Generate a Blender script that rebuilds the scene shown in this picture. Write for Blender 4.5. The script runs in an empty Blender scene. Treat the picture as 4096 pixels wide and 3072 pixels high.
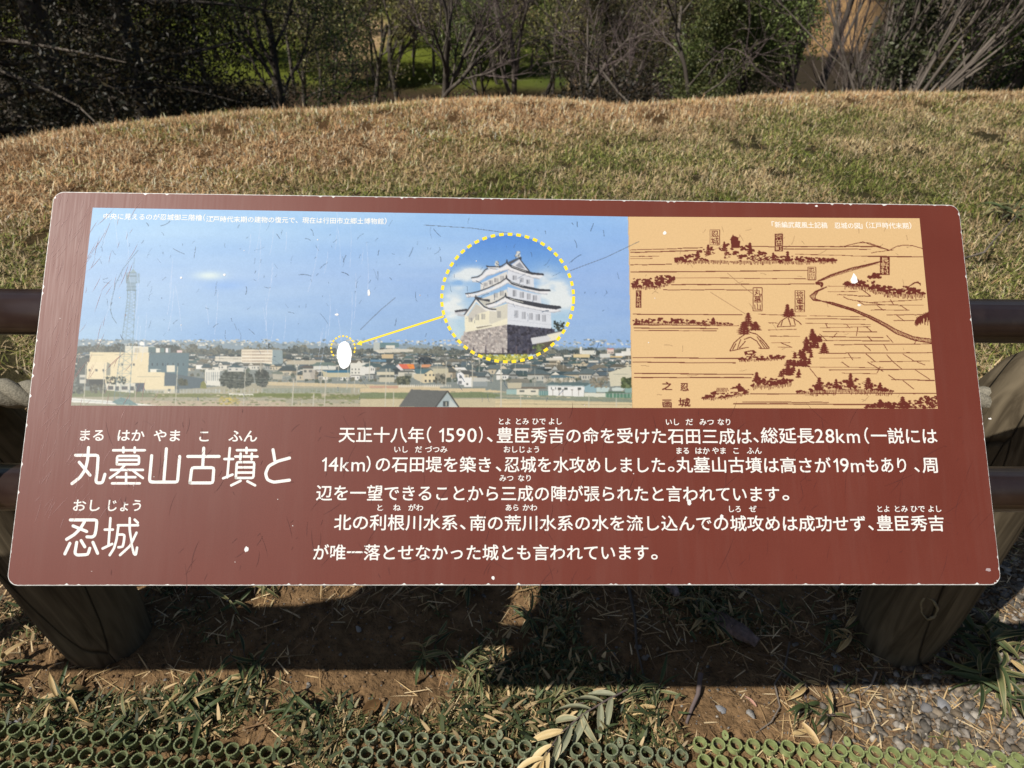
import bpy, math, random
import numpy as np
from mathutils import Vector, Matrix
rnd = random.Random(11)
NR = np.random.RandomState(5)
SC = bpy.context.scene
COL = SC.collection

# ---------------------------------------------------------------- camera
CAM = np.array([0.0, 0.0, 1.5])
cx_, cu_, cf_ = Vector((.99957199, -.01927216, .02200949)), Vector((-.00731095, .5639083, .82580505)), Vector((.02832639, .8256125, -.56352605))
cd = bpy.data.cameras.new('camera'); cam = bpy.data.objects.new('camera', cd); COL.objects.link(cam)
m = Matrix((cx_, cu_, -cf_)).transposed().to_4x4(); m.translation = Vector(CAM)
cam.matrix_world = m
cd.sensor_width = 36; cd.lens = 36 * 2840 / 4096; cd.clip_start = .02; cd.clip_end = 3000
cd.dof.use_dof = True; cd.dof.focus_distance = 1.0; cd.dof.aperture_fstop = 9.5
SC.camera = cam
# ---------------------------------------------------------------- light
SUN = Vector((-.705, -.47, 1.0)).normalized()
W = bpy.data.worlds.new('World'); SC.world = W; W.use_nodes = True
nt = W.node_tree; nt.nodes.clear()
sky = nt.nodes.new('ShaderNodeTexSky'); sky.sky_type = 'NISHITA'; sky.sun_disc = False
sky.sun_elevation = math.asin(SUN.z); sky.sun_rotation = math.atan2(SUN.x, SUN.y)
bg = nt.nodes.new('ShaderNodeBackground'); bg.inputs[1].default_value = .05
wo = nt.nodes.new('ShaderNodeOutputWorld')
nt.links.new(sky.outputs[0], bg.inputs[0]); nt.links.new(bg.outputs[0], wo.inputs[0])
sl = bpy.data.lights.new('sun', 'SUN'); sl.energy = 5.0; sl.angle = math.radians(.53); sl.color = (1, .95, .87)
so = bpy.data.objects.new('sun', sl); COL.objects.link(so); so.rotation_euler = SUN.to_track_quat('Z', 'Y').to_euler()
SC.view_settings.view_transform = 'Standard'; SC.view_settings.look = 'None'
SC.view_settings.exposure = 0.0; SC.view_settings.gamma = 1; SC.view_settings.use_curve_mapping = False

# ---------------------------------------------------------------- helpers
def s2l(c):
    c = np.asarray(c, float) / 255.
    return np.where(c <= .04045, c / 12.92, ((c + .055) / 1.055) ** 2.4)

def tag(o, label=None, cat=None, group=None, kind=None):
    if label: o['label'] = label
    if cat: o['category'] = cat
    if group: o['group'] = group
    if kind: o['kind'] = kind
    return o

def empty(name, loc=(0, 0, 0), rot=(0, 0, 0)):
    o = bpy.data.objects.new(name, None); COL.objects.link(o); o.location = loc; o.rotation_euler = rot
    o.empty_display_size = .1
    return o

def link(name, me, mat=None, parent=None):
    o = bpy.data.objects.new(name, me); COL.objects.link(o)
    if mat is not None and not me.materials: me.materials.append(mat)
    if parent: o.parent = parent
    return o

def mesh(name, V, Fc, cols=None, smooth=False, cdomain='POINT'):
    me = bpy.data.meshes.new(name)
    V = np.asarray(V, dtype=np.float32)
    if isinstance(Fc, np.ndarray):
        n, k = Fc.shape
        me.vertices.add(len(V)); me.vertices.foreach_set('co', V.ravel())
        me.loops.add(n * k); me.loops.foreach_set('vertex_index', Fc.astype(np.int32).ravel())
        me.polygons.add(n); me.polygons.foreach_set('loop_start', np.arange(0, n * k, k, dtype=np.int32))
        me.polygons.foreach_set('loop_total', np.full(n, k, dtype=np.int32))
        me.update(calc_edges=True)
    else:
        me.from_pydata([tuple(map(float, v)) for v in V], [], Fc); me.update()
    if smooth: me.polygons.foreach_set('use_smooth', np.ones(len(me.polygons), dtype=bool))
    if cols is not None:
        a = me.color_attributes.new('Col', 'FLOAT_COLOR', cdomain)
        c = np.asarray(cols, dtype=np.float32)
        if c.shape[1] == 3: c = np.hstack([c, np.ones((len(c), 1), np.float32)])
        a.data.foreach_set('color', c.ravel())
    return me

def vnoise(x, y, seed=0):
    xi = np.floor(x).astype(np.int64); yi = np.floor(y).astype(np.int64); fx = x - xi; fy = y - yi
    fx = fx * fx * (3 - 2 * fx); fy = fy * fy * (3 - 2 * fy)
    def h(a, b):
        n = (a * 374761393 + b * 668265263 + seed * 974634777) & 0xffffffff
        n = ((n ^ (n >> 13)) * 1274126177) & 0xffffffff
        return ((n ^ (n >> 16)) & 0xffff) / 65535.
    return (h(xi, yi) * (1 - fx) + h(xi + 1, yi) * fx) * (1 - fy) + (h(xi, yi + 1) * (1 - fx) + h(xi + 1, yi + 1) * fx) * fy

def fbm(x, y, o=4, seed=0):
    r = 0; a = .5
    for i in range(o): r = r + a * vnoise(x * 2 ** i, y * 2 ** i, seed + i); a *= .5
    return r / (1 - .5 ** o)

# materials --------------------------------------------------------
def N(nt, t, **kw):
    n = nt.nodes.new(t)
    for k, v in kw.items(): setattr(n, k, v)
    return n

def mat_base(name, rough=.6, spec=.5):
    mt = bpy.data.materials.new(name); mt.use_nodes = True
    b = mt.node_tree.nodes['Principled BSDF']
    b.inputs['Roughness'].default_value = rough
    b.inputs['Specular IOR Level'].default_value = spec
    return mt, mt.node_tree, b

def mat_attr(name, rough=.6, spec=.3, transl=0., nscale=60., namp=.25, bump=0., bscale=200.):
    """colour attribute times a fine procedural noise"""
    mt, t, b = mat_base(name, rough, spec)
    at = N(t, 'ShaderNodeAttribute', attribute_name='Col')
    tc = N(t, 'ShaderNodeTexCoord')
    no = N(t, 'ShaderNodeTexNoise'); no.inputs['Scale'].default_value = nscale; no.inputs['Detail'].default_value = 4
    t.links.new(tc.outputs['Object'], no.inputs['Vector'])
    mr = N(t, 'ShaderNodeMapRange'); mr.inputs['From Min'].default_value = .3; mr.inputs['From Max'].default_value = .7
    mr.inputs['To Min'].default_value = 1 - namp; mr.inputs['To Max'].default_value = 1 + namp
    t.links.new(no.outputs['Fac'], mr.inputs['Value'])
    mx = N(t, 'ShaderNodeVectorMath', operation='SCALE')
    t.links.new(at.outputs['Color'], mx.inputs[0]); t.links.new(mr.outputs[0], mx.inputs['Scale'])
    t.links.new(mx.outputs[0], b.inputs['Base Color'])
    if transl:
        tr = N(t, 'ShaderNodeBsdfTranslucent'); t.links.new(mx.outputs[0], tr.inputs['Color'])
        ms = N(t, 'ShaderNodeMixShader'); ms.inputs[0].default_value = transl
        out = t.nodes['Material Output']
        t.links.new(b.outputs[0], ms.inputs[1]); t.links.new(tr.outputs[0], ms.inputs[2]); t.links.new(ms.outputs[0], out.inputs[0])
    if bump:
        n2 = N(t, 'ShaderNodeTexNoise'); n2.inputs['Scale'].default_value = bscale; n2.inputs['Detail'].default_value = 5
        t.links.new(tc.outputs['Object'], n2.inputs['Vector'])
        bp = N(t, 'ShaderNodeBump'); bp.inputs['Strength'].default_value = bump; bp.inputs['Distance'].default_value = .01
        t.links.new(n2.outputs['Fac'], bp.inputs['Height']); t.links.new(bp.outputs[0], b.inputs['Normal'])
    return mt

def mat_noise(name, c1, c2, rough=.6, spec=.4, scale=(20, 20, 20), detail=6, bump=.0, bdist=.002, metal=0., c3=None, scale3=8.):
    mt, t, b = mat_base(name, rough, spec); b.inputs['Metallic'].default_value = metal
    tc = N(t, 'ShaderNodeTexCoord'); mp = N(t, 'ShaderNodeMapping'); mp.inputs['Scale'].default_value = scale
    no = N(t, 'ShaderNodeTexNoise'); no.inputs['Scale'].default_value = 1; no.inputs['Detail'].default_value = detail
    t.links.new(tc.outputs['Object'], mp.inputs[0]); t.links.new(mp.outputs[0], no.inputs['Vector'])
    cr = N(t, 'ShaderNodeValToRGB'); e = cr.color_ramp.elements
    e[0].position = .32; e[1].position = .68
    e[0].color = (*c1, 1); e[1].color = (*c2, 1)
    t.links.new(no.outputs['Fac'], cr.inputs[0])
    last = cr.outputs[0]
    if c3 is not None:
        n3 = N(t, 'ShaderNodeTexNoise'); n3.inputs['Scale'].default_value = scale3; n3.inputs['Detail'].default_value = 5
        t.links.new(tc.outputs['Object'], n3.inputs['Vector'])
        r3 = N(t, 'ShaderNodeMapRange'); r3.inputs['From Min'].default_value = .5; r3.inputs['From Max'].default_value = .68
        t.links.new(n3.outputs['Fac'], r3.inputs['Value'])
        mx = N(t, 'ShaderNodeMix', data_type='RGBA'); mx.inputs[7].default_value = (*c3, 1)
        t.links.new(r3.outputs[0], mx.inputs[0]); t.links.new(last, mx.inputs[6]); last = mx.outputs[2]
    t.links.new(last, b.inputs['Base Color'])
    if bump:
        bp = N(t, 'ShaderNodeBump'); bp.inputs['Strength'].default_value = bump; bp.inputs['Distance'].default_value = bdist
        t.links.new(no.outputs['Fac'], bp.inputs['Height']); t.links.new(bp.outputs[0], b.inputs['Normal'])
    return mt

M_ground = mat_attr('ground_soil', .95, .1, 0, 35, .35, bump=.9, bscale=120)
M_blade = mat_attr('grass_blades', .55, .35, .14, 12, .2)
M_leaf = mat_attr('tree_leaves', .5, .35, .25, 3, .15)
M_bark = mat_noise('tree_bark', (.055, .045, .037), (.17, .145, .12), .9, .1, (6, 6, 1.5), 6)
M_bark_pale = mat_noise('pale_bark', (.09, .075, .062), (.22, .185, .155), .9, .1, (6, 6, 1.5), 6)
M_twig = mat_noise('twig_bark', (.09, .068, .062), (.20, .155, .145), .9, .1, (4, 4, 2), 4)
M_stone = mat_attr('stones', .8, .3, 0, 90, .3, bump=.5, bscale=90)
M_rail = mat_noise('brown_painted_steel', (.022, .012, .010), (.030, .017, .014), .28, .5, (30, 30, 30), 5, c3=(.036, .022, .018), scale3=40)
M_alu = mat_noise('white_edge', (.62, .61, .58), (.78, .77, .74), .45, .5, (120, 120, 120), 4)
M_rope = mat_noise('weathered_rope', (.15, .138, .11), (.28, .255, .20), .95, .1, (300, 300, 300), 4, bump=.6, bdist=.002)

# ---------------------------------------------------------------- terrain
CR = np.array([(-3.6717, 5.5001), (-3.497, 5.6899), (-3.1296, 5.9202), (-2.6229, 6.1428), (-2.072, 6.3557), (-1.4484, 6.4033), (-1.045, 6.5709), (-0.3999, 6.8137), (0.0554, 6.9006), (0.5164, 6.8881), (1.1753, 6.6501), (1.6757, 6.882), (2.1754, 7.0024), (2.9897, 7.2796), (3.8147, 7.4599), (4.6166, 7.5284), (5.4562, 7.6464)])
CRA = np.arctan2(CR[:, 0], CR[:, 1]); CRR = np.hypot(CR[:, 0], CR[:, 1]) * np.interp(np.arctan2(CR[:, 0], CR[:, 1]), [-.6, -.3, 0, .6], [.90, .935, .955, .96])
def crest(x, y):
    return np.interp(np.arctan2(x, y), CRA, CRR)
def terr(x, y):
    x = np.asarray(x, float); y = np.asarray(y, float)
    d = np.hypot(x, y) - crest(x, y)
    dd = np.maximum(d, 0)
    s = -.46 * (np.sqrt(dd * dd + .5) - math.sqrt(.5))
    z = -7 + np.log1p(np.exp(np.clip((s + 7) * 2.2, -40, 40))) / 2.2
    z = np.where(s > -5, s + (z - s) * np.clip((-s) / 5, 0, 1), z)
    z = z + .05 * (fbm(x * .7, y * .7, 3, 3) - .5) * np.clip((np.hypot(x, y) - 1.6), 0, 1) * np.clip(1 + (d - 2), .35, 3)
    near = np.clip(1.9 - y, 0, 1) * (np.abs(x) < 4)
    z = z + near * (np.clip((y - .78) / .15, .35, 1) * .024 * (fbm(x * 5, y * 5, 4, 8) - .5) + .016 * (fbm(x * 40, y * 40, 3, 12) - .5) + .009 * (fbm(x * 130, y * 130, 2, 21) - .5))
    return z
def graded(lo_core, hi_core, step, lo, hi, growth):
    core = list(np.arange(lo_core, hi_core, step)); out = []
    s = step; v = core[-1]
    while v < hi: s *= growth; v += s; out.append(v)
    s = step; v = core[0]; lw = []
    while v > lo: s *= growth; v -= s; lw.append(v)
    return np.array(lw[::-1] + core + out)
gx = graded(-1.45, 1.55, .0075, -900, 900, 1.045); gy = graded(.72, 1.7, .0075, -400, 1500, 1.04)
GX, GY = np.meshgrid(gx, gy)
GZ = terr(GX, GY)
def pebbly(x, y):   # gravel zones: front right corner, left of the left post
    a = np.exp(-(((x - 1.12) / .30) ** 2 + ((y - .88) / .12) ** 2)) + .8 * np.exp(-(((x - 1.5) / .4) ** 2 + ((y - 1.1) / .3) ** 2)) + .7 * np.exp(-(((x + 1.35) / .16) ** 2 + ((y - 1.2) / .3) ** 2))
    return np.clip(a, 0, 1)
def dryness(x, y):  # 0 green, 1 golden
    r = np.hypot(x, y) / crest(x, y)
    ang = np.arctan2(x, y)
    th = np.interp(ang, [-.6, -.3, 0, .22, .6], [.72, .72, .76, .9, .97])
    return np.clip((r - th) / .16 + .75 * (fbm(x * 1.1, y * 1.1, 3, 31) - .5) + .45, 0, 1)
def ground_cols(x, y):
    n = fbm(x * 1.3, y * 1.3, 4, 40)[..., None]; n2 = fbm(x * 14, y * 14, 3, 44)[..., None]
    dirt = s2l((122, 97, 69)) * (.62 + .62 * n2)
    straw = s2l((100, 76, 50)) * (.4 + .6 * n2); olive = s2l((70, 64, 42)) * (.4 + .6 * n2)
    D = dryness(x, y)[..., None]
    c = olive * (1 - D) + straw * D
    k = np.clip((y - 1.35) / .5, 0, 1)[..., None]; c = dirt * (1 - k) + c * k
    p = pebbly(x, y)[..., None] * .5; c = c * (1 - p) + s2l((120, 112, 102)) * p
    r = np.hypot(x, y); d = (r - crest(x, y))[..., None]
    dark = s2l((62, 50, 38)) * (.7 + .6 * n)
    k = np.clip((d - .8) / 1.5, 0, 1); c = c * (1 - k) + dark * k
    ratio = x / np.maximum(y, 1e-3)
    lawn = s2l((100, 108, 40)) * (.6 + .6 * n); lawn2 = s2l((66, 82, 40)) * (.7 + .5 * n)
    lawn = lawn * (1 - np.clip(ratio * 8, 0, 1)[..., None]) + lawn2 * np.clip(ratio * 8, 0, 1)[..., None]
    tan = s2l((168, 142, 108)) * (.85 + .3 * n); gold = s2l((168, 134, 92)) * (.7 + .5 * n2)
    k = np.clip((y - 40) / 2.5, 0, 1)[..., None]; c = c * (1 - k) + lawn * k
    def mix(c, col, k): k = np.clip(k, 0, 1)[..., None]; return c * (1 - k) + col * k
    wob = (fbm(x * .2, y * .2, 3, 50) - .5)
    c = mix(c, tan, (.045 - np.abs(ratio + .185 + wob * .06)) * 60 * .8 * (y > 43))
    c = mix(c, tan, (.014 - np.abs(ratio - .108)) * 90 * (y > 38))
    c = mix(c, tan, (fbm(x * .08, y * .15, 3, 52) - .52) * 12 * (y > 58) * (ratio > -.26))
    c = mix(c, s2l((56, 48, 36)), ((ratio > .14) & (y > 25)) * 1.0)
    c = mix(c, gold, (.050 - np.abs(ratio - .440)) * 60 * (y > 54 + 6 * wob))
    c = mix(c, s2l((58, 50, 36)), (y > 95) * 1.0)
    return c * .95
nY, nX = GX.shape
V = np.stack([GX, GY, GZ], -1).reshape(-1, 3)
ii = (np.arange(nY - 1)[:, None] * nX + np.arange(nX - 1)[None]).ravel()
Fq = np.stack([ii, ii + 1, ii + nX + 1, ii + nX], 1)
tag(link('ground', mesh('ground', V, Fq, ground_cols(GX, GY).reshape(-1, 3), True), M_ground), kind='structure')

# ---------------------------------------------------------------- blades
def blades(P, H, Wd, az, lean, bend, C, seg=3):
    """P (n,3) bases; returns verts, quads, cols. lean: initial tilt from vertical, bend: extra tilt to tip"""
    n = len(P); u = np.stack([np.cos(az), np.sin(az), np.zeros(n)], 1)
    side = np.stack([-np.sin(az), np.cos(az), np.zeros(n)], 1)
    pts = [P]; cur = P.copy()
    for k in range(seg):
        t = lean + bend * (k + .5) / seg
        cur = cur + (H / seg)[:, None] * (np.sin(t)[:, None] * u + np.cos(t)[:, None] * np.array([0, 0, 1.]))
        pts.append(cur.copy())
    wf = [1., 1.05, .75, .08] if seg == 3 else [1, .8, .1]
    rows = []
    for k in range(seg + 1):
        w = (Wd * wf[k] * .5)[:, None] * side
        rows += [pts[k] - w, pts[k] + w]
    V = np.stack(rows, 1).reshape(-1, 3)
    b = np.arange(n)[:, None] * (2 * (seg + 1))
    Fs = [np.concatenate([b + 2 * k, b + 2 * k + 1, b + 2 * k + 3, b + 2 * k + 2], 1) for k in range(seg)]
    Cc = np.repeat(C, 2 * (seg + 1), 0)
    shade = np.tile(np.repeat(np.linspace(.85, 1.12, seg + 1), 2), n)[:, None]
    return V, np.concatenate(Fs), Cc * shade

def pick(cols, n, jit=.15):
    c = np.array([s2l(q) for q in cols])[NR.randint(0, len(cols), n)]
    return c * (1 + jit * NR.randn(n, 1)).clip(.4, 1.7)

def scatter_field(n):
    th = NR.uniform(-.66, .74, n * 2); r = 1.35 + (NR.rand(n * 2) ** .8) * 9.2
    sd = NR.rand(n * 2) < .16; th = np.where(sd, np.where(NR.rand(n * 2) < .5, NR.uniform(-1.25, -.64, n * 2), NR.uniform(.72, 1.25, n * 2)), th)
    x, y = r * np.sin(th), r * np.cos(th)
    ok = (r < crest(x, y) + 1.3) & ((y > 1.3) | (np.abs(th[:]) > .9) & (r > 1.9)); x, y = x[ok][:n], y[ok][:n]
    return x, y
# standing and lying dead grass on the mound top
x, y = scatter_field(460000); n = len(x)
keep = fbm(x * 6, y * 6, 3, 61) > (.30 + .1 * (y < 2)); x, y = x[keep], y[keep]; n = len(x)
D = dryness(x, y); r = np.hypot(x, y) / crest(x, y); ang = np.arctan2(x, y)
pn = fbm(x * 2.2, y * 2.2, 3, 63)
rt = np.clip(ang / .25, 0, 1)
dry = NR.rand(n) < (.30 + .14 * rt + .66 * D - 1.3 * (pn - .5))
C = np.where(dry[:, None], pick([(178, 138, 94), (190, 156, 114), (162, 124, 84), (212, 182, 140), (140, 106, 74), (202, 170, 128), (228, 204, 168), (128, 100, 72)], n, .25), pick([(96, 102, 46), (112, 116, 54), (80, 88, 42), (128, 126, 66), (146, 144, 84), (70, 82, 38), (118, 132, 54)], n, .25))
mixd = (1 - D)[:, None] * dry[:, None] * .55
C = C * (1 - mixd) + s2l((178, 164, 126)) * mixd * (1 + .3 * NR.randn(n, 1)).clip(.4, 1.8)
C = C * (.70 + .66 * fbm(x * 3.1, y * 3.1, 3, 66))[:, None]
C = C * (1.32 + .02 * D)[:, None]
edge = (r > .93)
H = NR.uniform(.018, .056, n) * np.where(edge, 1.05, 1) * (1 + .7 * (NR.rand(n) < .06))
lean = np.where(NR.rand(n) < (.28 + .3 * edge), NR.uniform(.1, .9, n), NR.uniform(.9, 1.6, n))
V, Fq, C = blades(np.stack([x, y, terr(x, y) + NR.uniform(-.004, .02, n) * (lean > .9)], 1), H, NR.uniform(.0014, .0040, n) * (.8 + .6 * r), NR.uniform(0, 6.283, n), lean, NR.uniform(-.9, 1.6, n), C.clip(0, .9), 2)
x, y = scatter_field(30000); k2 = fbm(x * 4, y * 4, 3, 67) > .42; x, y = x[k2], y[k2]; n = len(x); D = dryness(x, y)
C2 = pick([(236, 208, 166), (222, 186, 138), (240, 220, 184), (206, 166, 118)], n, .15) * (.62 + .38 * D)[:, None]
V2, F2, C2 = blades(np.stack([x, y, terr(x, y) + .012], 1), NR.uniform(.03, .08, n), NR.uniform(.0025, .005, n), NR.uniform(0, 6.283, n), NR.uniform(.6, 1.5, n), NR.uniform(-1.6, 1.8, n), C2.clip(0, .85), 3)
F2 = F2 + len(V); V = np.concatenate([V, V2]); Fq = np.concatenate([Fq, F2]); C = np.concatenate([C, C2])
tag(link('dry_grass', mesh('dry_grass', V, Fq, C), M_blade), 'dead tan and olive grass covering the mound top behind the sign', 'grass', kind='stuff')

# foreground: short stubble, straw and small green blades
def matgap(x, y):
    a = (y < .878 - .05 * np.clip((x + 1.26) / .83, 0, 1)) & (x < -.40)
    b_ = (y < .845 - .072 * (x + .289)) & (x > -.31) & (x < .43)
    c_ = (y < .824 - .06 * (x - .45)) & (x > .43)
    return a | b_ | c_
def clumpfield(x, y):
    k = fbm(x * 6, y * 6, 3, 71)
    bare = np.exp(-(((x + .28) / .2) ** 2 + ((y - 1.0) / .12) ** 2)) + np.exp(-(((x + .35) / .28) ** 2 + ((y - 1.17) / .09) ** 2)) * .8 + .9 * pebbly(x, y)
    bare = bare + .9 * np.exp(-(((x - .62) / .1) ** 2 + ((y - .97) / .07) ** 2)) + .7*np.exp(-(((x - .4) / .12) ** 2 + ((y - 1.12) / .07) ** 2))
    g = np.exp(-(((x + .62) / .3) ** 2 + ((y - .92) / .07) ** 2)) + np.exp(-(((x + .02) / .12) ** 2 + ((y - 1.0) / .2) ** 2)) + np.exp(-(((x - .22) / .16) ** 2 + ((y - .95) / .07) ** 2)) + .6 * np.exp(-(((x - .62) / .3) ** 2 + ((y - 1.15) / .1) ** 2)) + .6 * np.exp(-(((x + .9) / .3) ** 2 + ((y - .9) / .05) ** 2))
    return k + .35 * g - .5 * bare
n = 110000
x = NR.uniform(-1.5, 1.65, n); y = NR.uniform(.76, 1.75, n)
ok = clumpfield(x, y) + .07 * NR.randn(n) > .57; ok &= ~(matgap(x, y) & (NR.rand(n) < .82)); x, y = x[ok], y[ok]; n = len(x)
ok = np.hypot(x + .97, y - 1.1) > .12; ok &= np.hypot(x - 1.03, y - 1.1) > .12; x, y = x[ok], y[ok]; n = len(x)
C = pick([(84, 94, 54), (66, 76, 42), (100, 106, 64), (156, 138, 96), (190, 166, 122), (120, 112, 74), (56, 68, 38), (134, 112, 78)], n, .25)
V, Fq, C = blades(np.stack([x, y, terr(x, y) - .003], 1), NR.uniform(.012, .042, n), NR.uniform(.0016, .0042, n), NR.uniform(0, 6.283, n), NR.uniform(.0, 1.1, n), NR.uniform(.2, 1.3, n), C)
m = 15000; x = NR.uniform(-1.5, 1.65, m); y = NR.uniform(.76, 1.7, m)
ok = clumpfield(x, y) + .07 * NR.randn(m) > .60; ok &= ~(matgap(x, y) & (NR.rand(m) < .85)); ok &= (np.hypot(x + .97, y - 1.1) > .12) & (np.hypot(x - 1.03, y - 1.1) > .12); x, y = x[ok], y[ok]; m = len(x)
C2 = pick([(64, 76, 46), (50, 60, 36), (82, 90, 56), (112, 104, 72), (166, 144, 106), (182, 158, 118), (70, 80, 50), (58, 68, 44), (76, 88, 54)], m, .3)
V2, F2, C2 = blades(np.stack([x, y, terr(x, y) + NR.uniform(0, .03, m)], 1), NR.uniform(.014, .042, m), NR.uniform(.004, .0085, m), NR.uniform(0, 6.283, m), NR.uniform(.7, 1.5, m), NR.uniform(-.3, .8, m), C2, 3)
F2 = F2 + len(V); V = np.concatenate([V, V2]); Fq = np.concatenate([Fq, F2]); C = np.concatenate([C, C2])
tag(link('short_grass', mesh('short_grass', V, Fq, C), M_blade), 'short mixed green and yellow grass tufts in the bare soil before the sign', 'grass', kind='stuff')
n = 10000
x = NR.uniform(-1.5, 1.6, n); y = NR.uniform(.74, 1.6, n)
ok = (NR.rand(n) < .25 + .9 * (fbm(x * 4, y * 4, 3, 81) > .5)) & (np.hypot(x + .28, y - 1.03) > .12); x, y = x[ok], y[ok]; n = len(x)
C = pick([(206, 176, 128), (182, 148, 104), (222, 198, 156), (150, 118, 84), (120, 96, 70)], n, .2)
V, Fq, C = blades(np.stack([x, y, terr(x, y) + NR.uniform(.001, .008, n)], 1), NR.uniform(.015, .075, n), NR.uniform(.0012, .0034, n), NR.uniform(0, 6.283, n), NR.uniform(1.35, 1.6, n), NR.uniform(-.15, .25, n), C)
tag(link('straw_litter', mesh('straw_litter', V, Fq, C), M_blade), 'pale broken straw scattered over the brown soil', 'straw', kind='stuff')

# ---------------------------------------------------------------- stones
def rock_mesh(name, seed, cells=2):
    import bmesh
    q = random.Random(seed); bm = bmesh.new(); s = (q.uniform(.85, 1.25), q.uniform(.65, 1), q.uniform(.4, .7))
    for k in range(13):
        v = Vector((q.gauss(0, 1), q.gauss(0, 1), q.gauss(0, 1))).normalized(); bm.verts.new((v.x * s[0], v.y * s[1], v.z * s[2]))
    r_ = bmesh.ops.convex_hull(bm, input=bm.verts[:]); bmesh.ops.delete(bm, geom=[g for g in r_['geom_interior'] if isinstance(g, bmesh.types.BMVert)], context='VERTS')
    me = bpy.data.meshes.new(name); bm.to_mesh(me); bm.free(); return me
RK = []
for i in range(8):
    me = rock_mesh('stone', i); RK.append((np.array([v.co for v in me.vertices]), np.array([p.vertices for p in me.polygons])))
def gravel(n, gen, pal=None):
    Vs, Fs, Cs = [], [], []; off = 0
    for i in range(n):
        x, y, s = gen(); v, f = RK[rnd.randrange(8)]
        a = rnd.uniform(0, 6.28); c_, s_ = math.cos(a), math.sin(a)
        w = v * s; w = np.stack([w[:, 0] * c_ - w[:, 1] * s_, w[:, 0] * s_ + w[:, 1] * c_, w[:, 2]], 1)
        w += (x, y, float(terr(x, y)) + s * .25)
        Vs.append(w); Fs.append(f + off); off += len(v)
        g = rnd.uniform(.7, 1.15); base = s2l(rnd.choice(pal or [(116, 108, 98), (136, 128, 118), (94, 88, 80), (126, 114, 98), (106, 94, 78), (158, 150, 138)]))
        Cs.append(np.tile(base * g, (len(v), 1)))
    return mesh('gravel', np.concatenate(Vs), np.concatenate(Fs), np.concatenate(Cs))
def g1():
    while True:
        x, y = rnd.uniform(.5, 1.9), rnd.uniform(.74, 1.5)
        if rnd.random() < float(pebbly(np.array(x), np.array(y))) ** 1.6: return x, y, rnd.uniform(.004, .0125) * rnd.choice([1, 1, .6, 1.35])
tag(link('gravel', gravel(3600, g1), M_stone), 'loose grey gravel spilling over the soil at the front right', 'gravel', kind='stuff')
def g2(): return rnd.uniform(-1.5, 1.6), rnd.uniform(.78, 1.6), rnd.uniform(.0012, .0032) * rnd.choice([1, 1, 1, 1.9])
tag(link('grit', gravel(13000, g2, [(112, 88, 62), (96, 74, 52), (128, 104, 76), (84, 66, 48), (140, 118, 92), (120, 116, 110)]), M_stone), 'small crumbs of stone and soil on the bare ground', 'grit', kind='stuff')

# ================================================================= trees
class Tubes:
    def __init__(s): s.V = []; s.F = []; s.n = 0
    def add(s, pts, rad, k=5):
        pts = np.asarray(pts, float); m = len(pts)
        t = np.gradient(pts, axis=0); t /= np.linalg.norm(t, axis=1)[:, None] + 1e-9
        ref = np.array([1., 0, 0]) if abs(t[0][0]) < .8 else np.array([0, 1., 0])
        a = np.cross(t, ref); a /= np.linalg.norm(a, axis=1)[:, None] + 1e-9; b = np.cross(t, a)
        an = np.arange(k) * 2 * math.pi / k
        ring = (np.cos(an)[None, :, None] * a[:, None] + np.sin(an)[None, :, None] * b[:, None]) * np.asarray(rad)[:, None, None]
        s.V.append((pts[:, None] + ring).reshape(-1, 3))
        i = np.arange(m - 1)[:, None] * k; j = np.arange(k)[None]; j2 = (j + 1) % k
        s.F.append(np.stack([i + j, i + j2, i + k + j2, i + k + j], -1).reshape(-1, 4) + s.n); s.n += m * k
    def mesh(s, name): return mesh(name, np.concatenate(s.V), np.concatenate(s.F), smooth=True)

def grow(tb, tw, tips, q, p, d, L, r, lev, maxlev, spread, up, nch, wob=.18, curve=None):
    n = 5; pts = [p]; dd = np.array(d, float)
    for i in range(n):
        dd = dd + q.normal(0, wob, 3) + np.array([0, 0, up * .12]); dd /= np.linalg.norm(dd); pts.append(pts[-1] + dd * L / n)
    rr = np.linspace(r, r * (.62 if lev < maxlev else .25), n + 1)
    (tb if lev < maxlev - 1 else tw).add(pts, rr, 6 if lev == 0 else (4 if lev < maxlev - 1 else 3))
    if lev >= maxlev - 1:
        for k in range(1, n + 1): tips.append(pts[k])
    if lev < maxlev:
        for c in range(nch[lev]):
            t = (.35 + .65 * (c + q.rand()) / nch[lev]) if lev else (.3 + .7 * (c + .5) / nch[lev])
            i = min(int(t * n), n - 1); f = t * n - i; pp = pts[i] * (1 - f) + pts[i + 1] * f
            ax = q.normal(0, 1, 3); ax -= ax.dot(dd) * dd; ax /= np.linalg.norm(ax) + 1e-9
            ang = spread * q.uniform(.6, 1.25)
            nd = dd * math.cos(ang) + ax * math.sin(ang)
            grow(tb, tw, tips, q, pp, nd, L * q.uniform(.5, .78), rr[i] * q.uniform(.42, .62), lev + 1, maxlev, spread, up, nch, wob)

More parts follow.
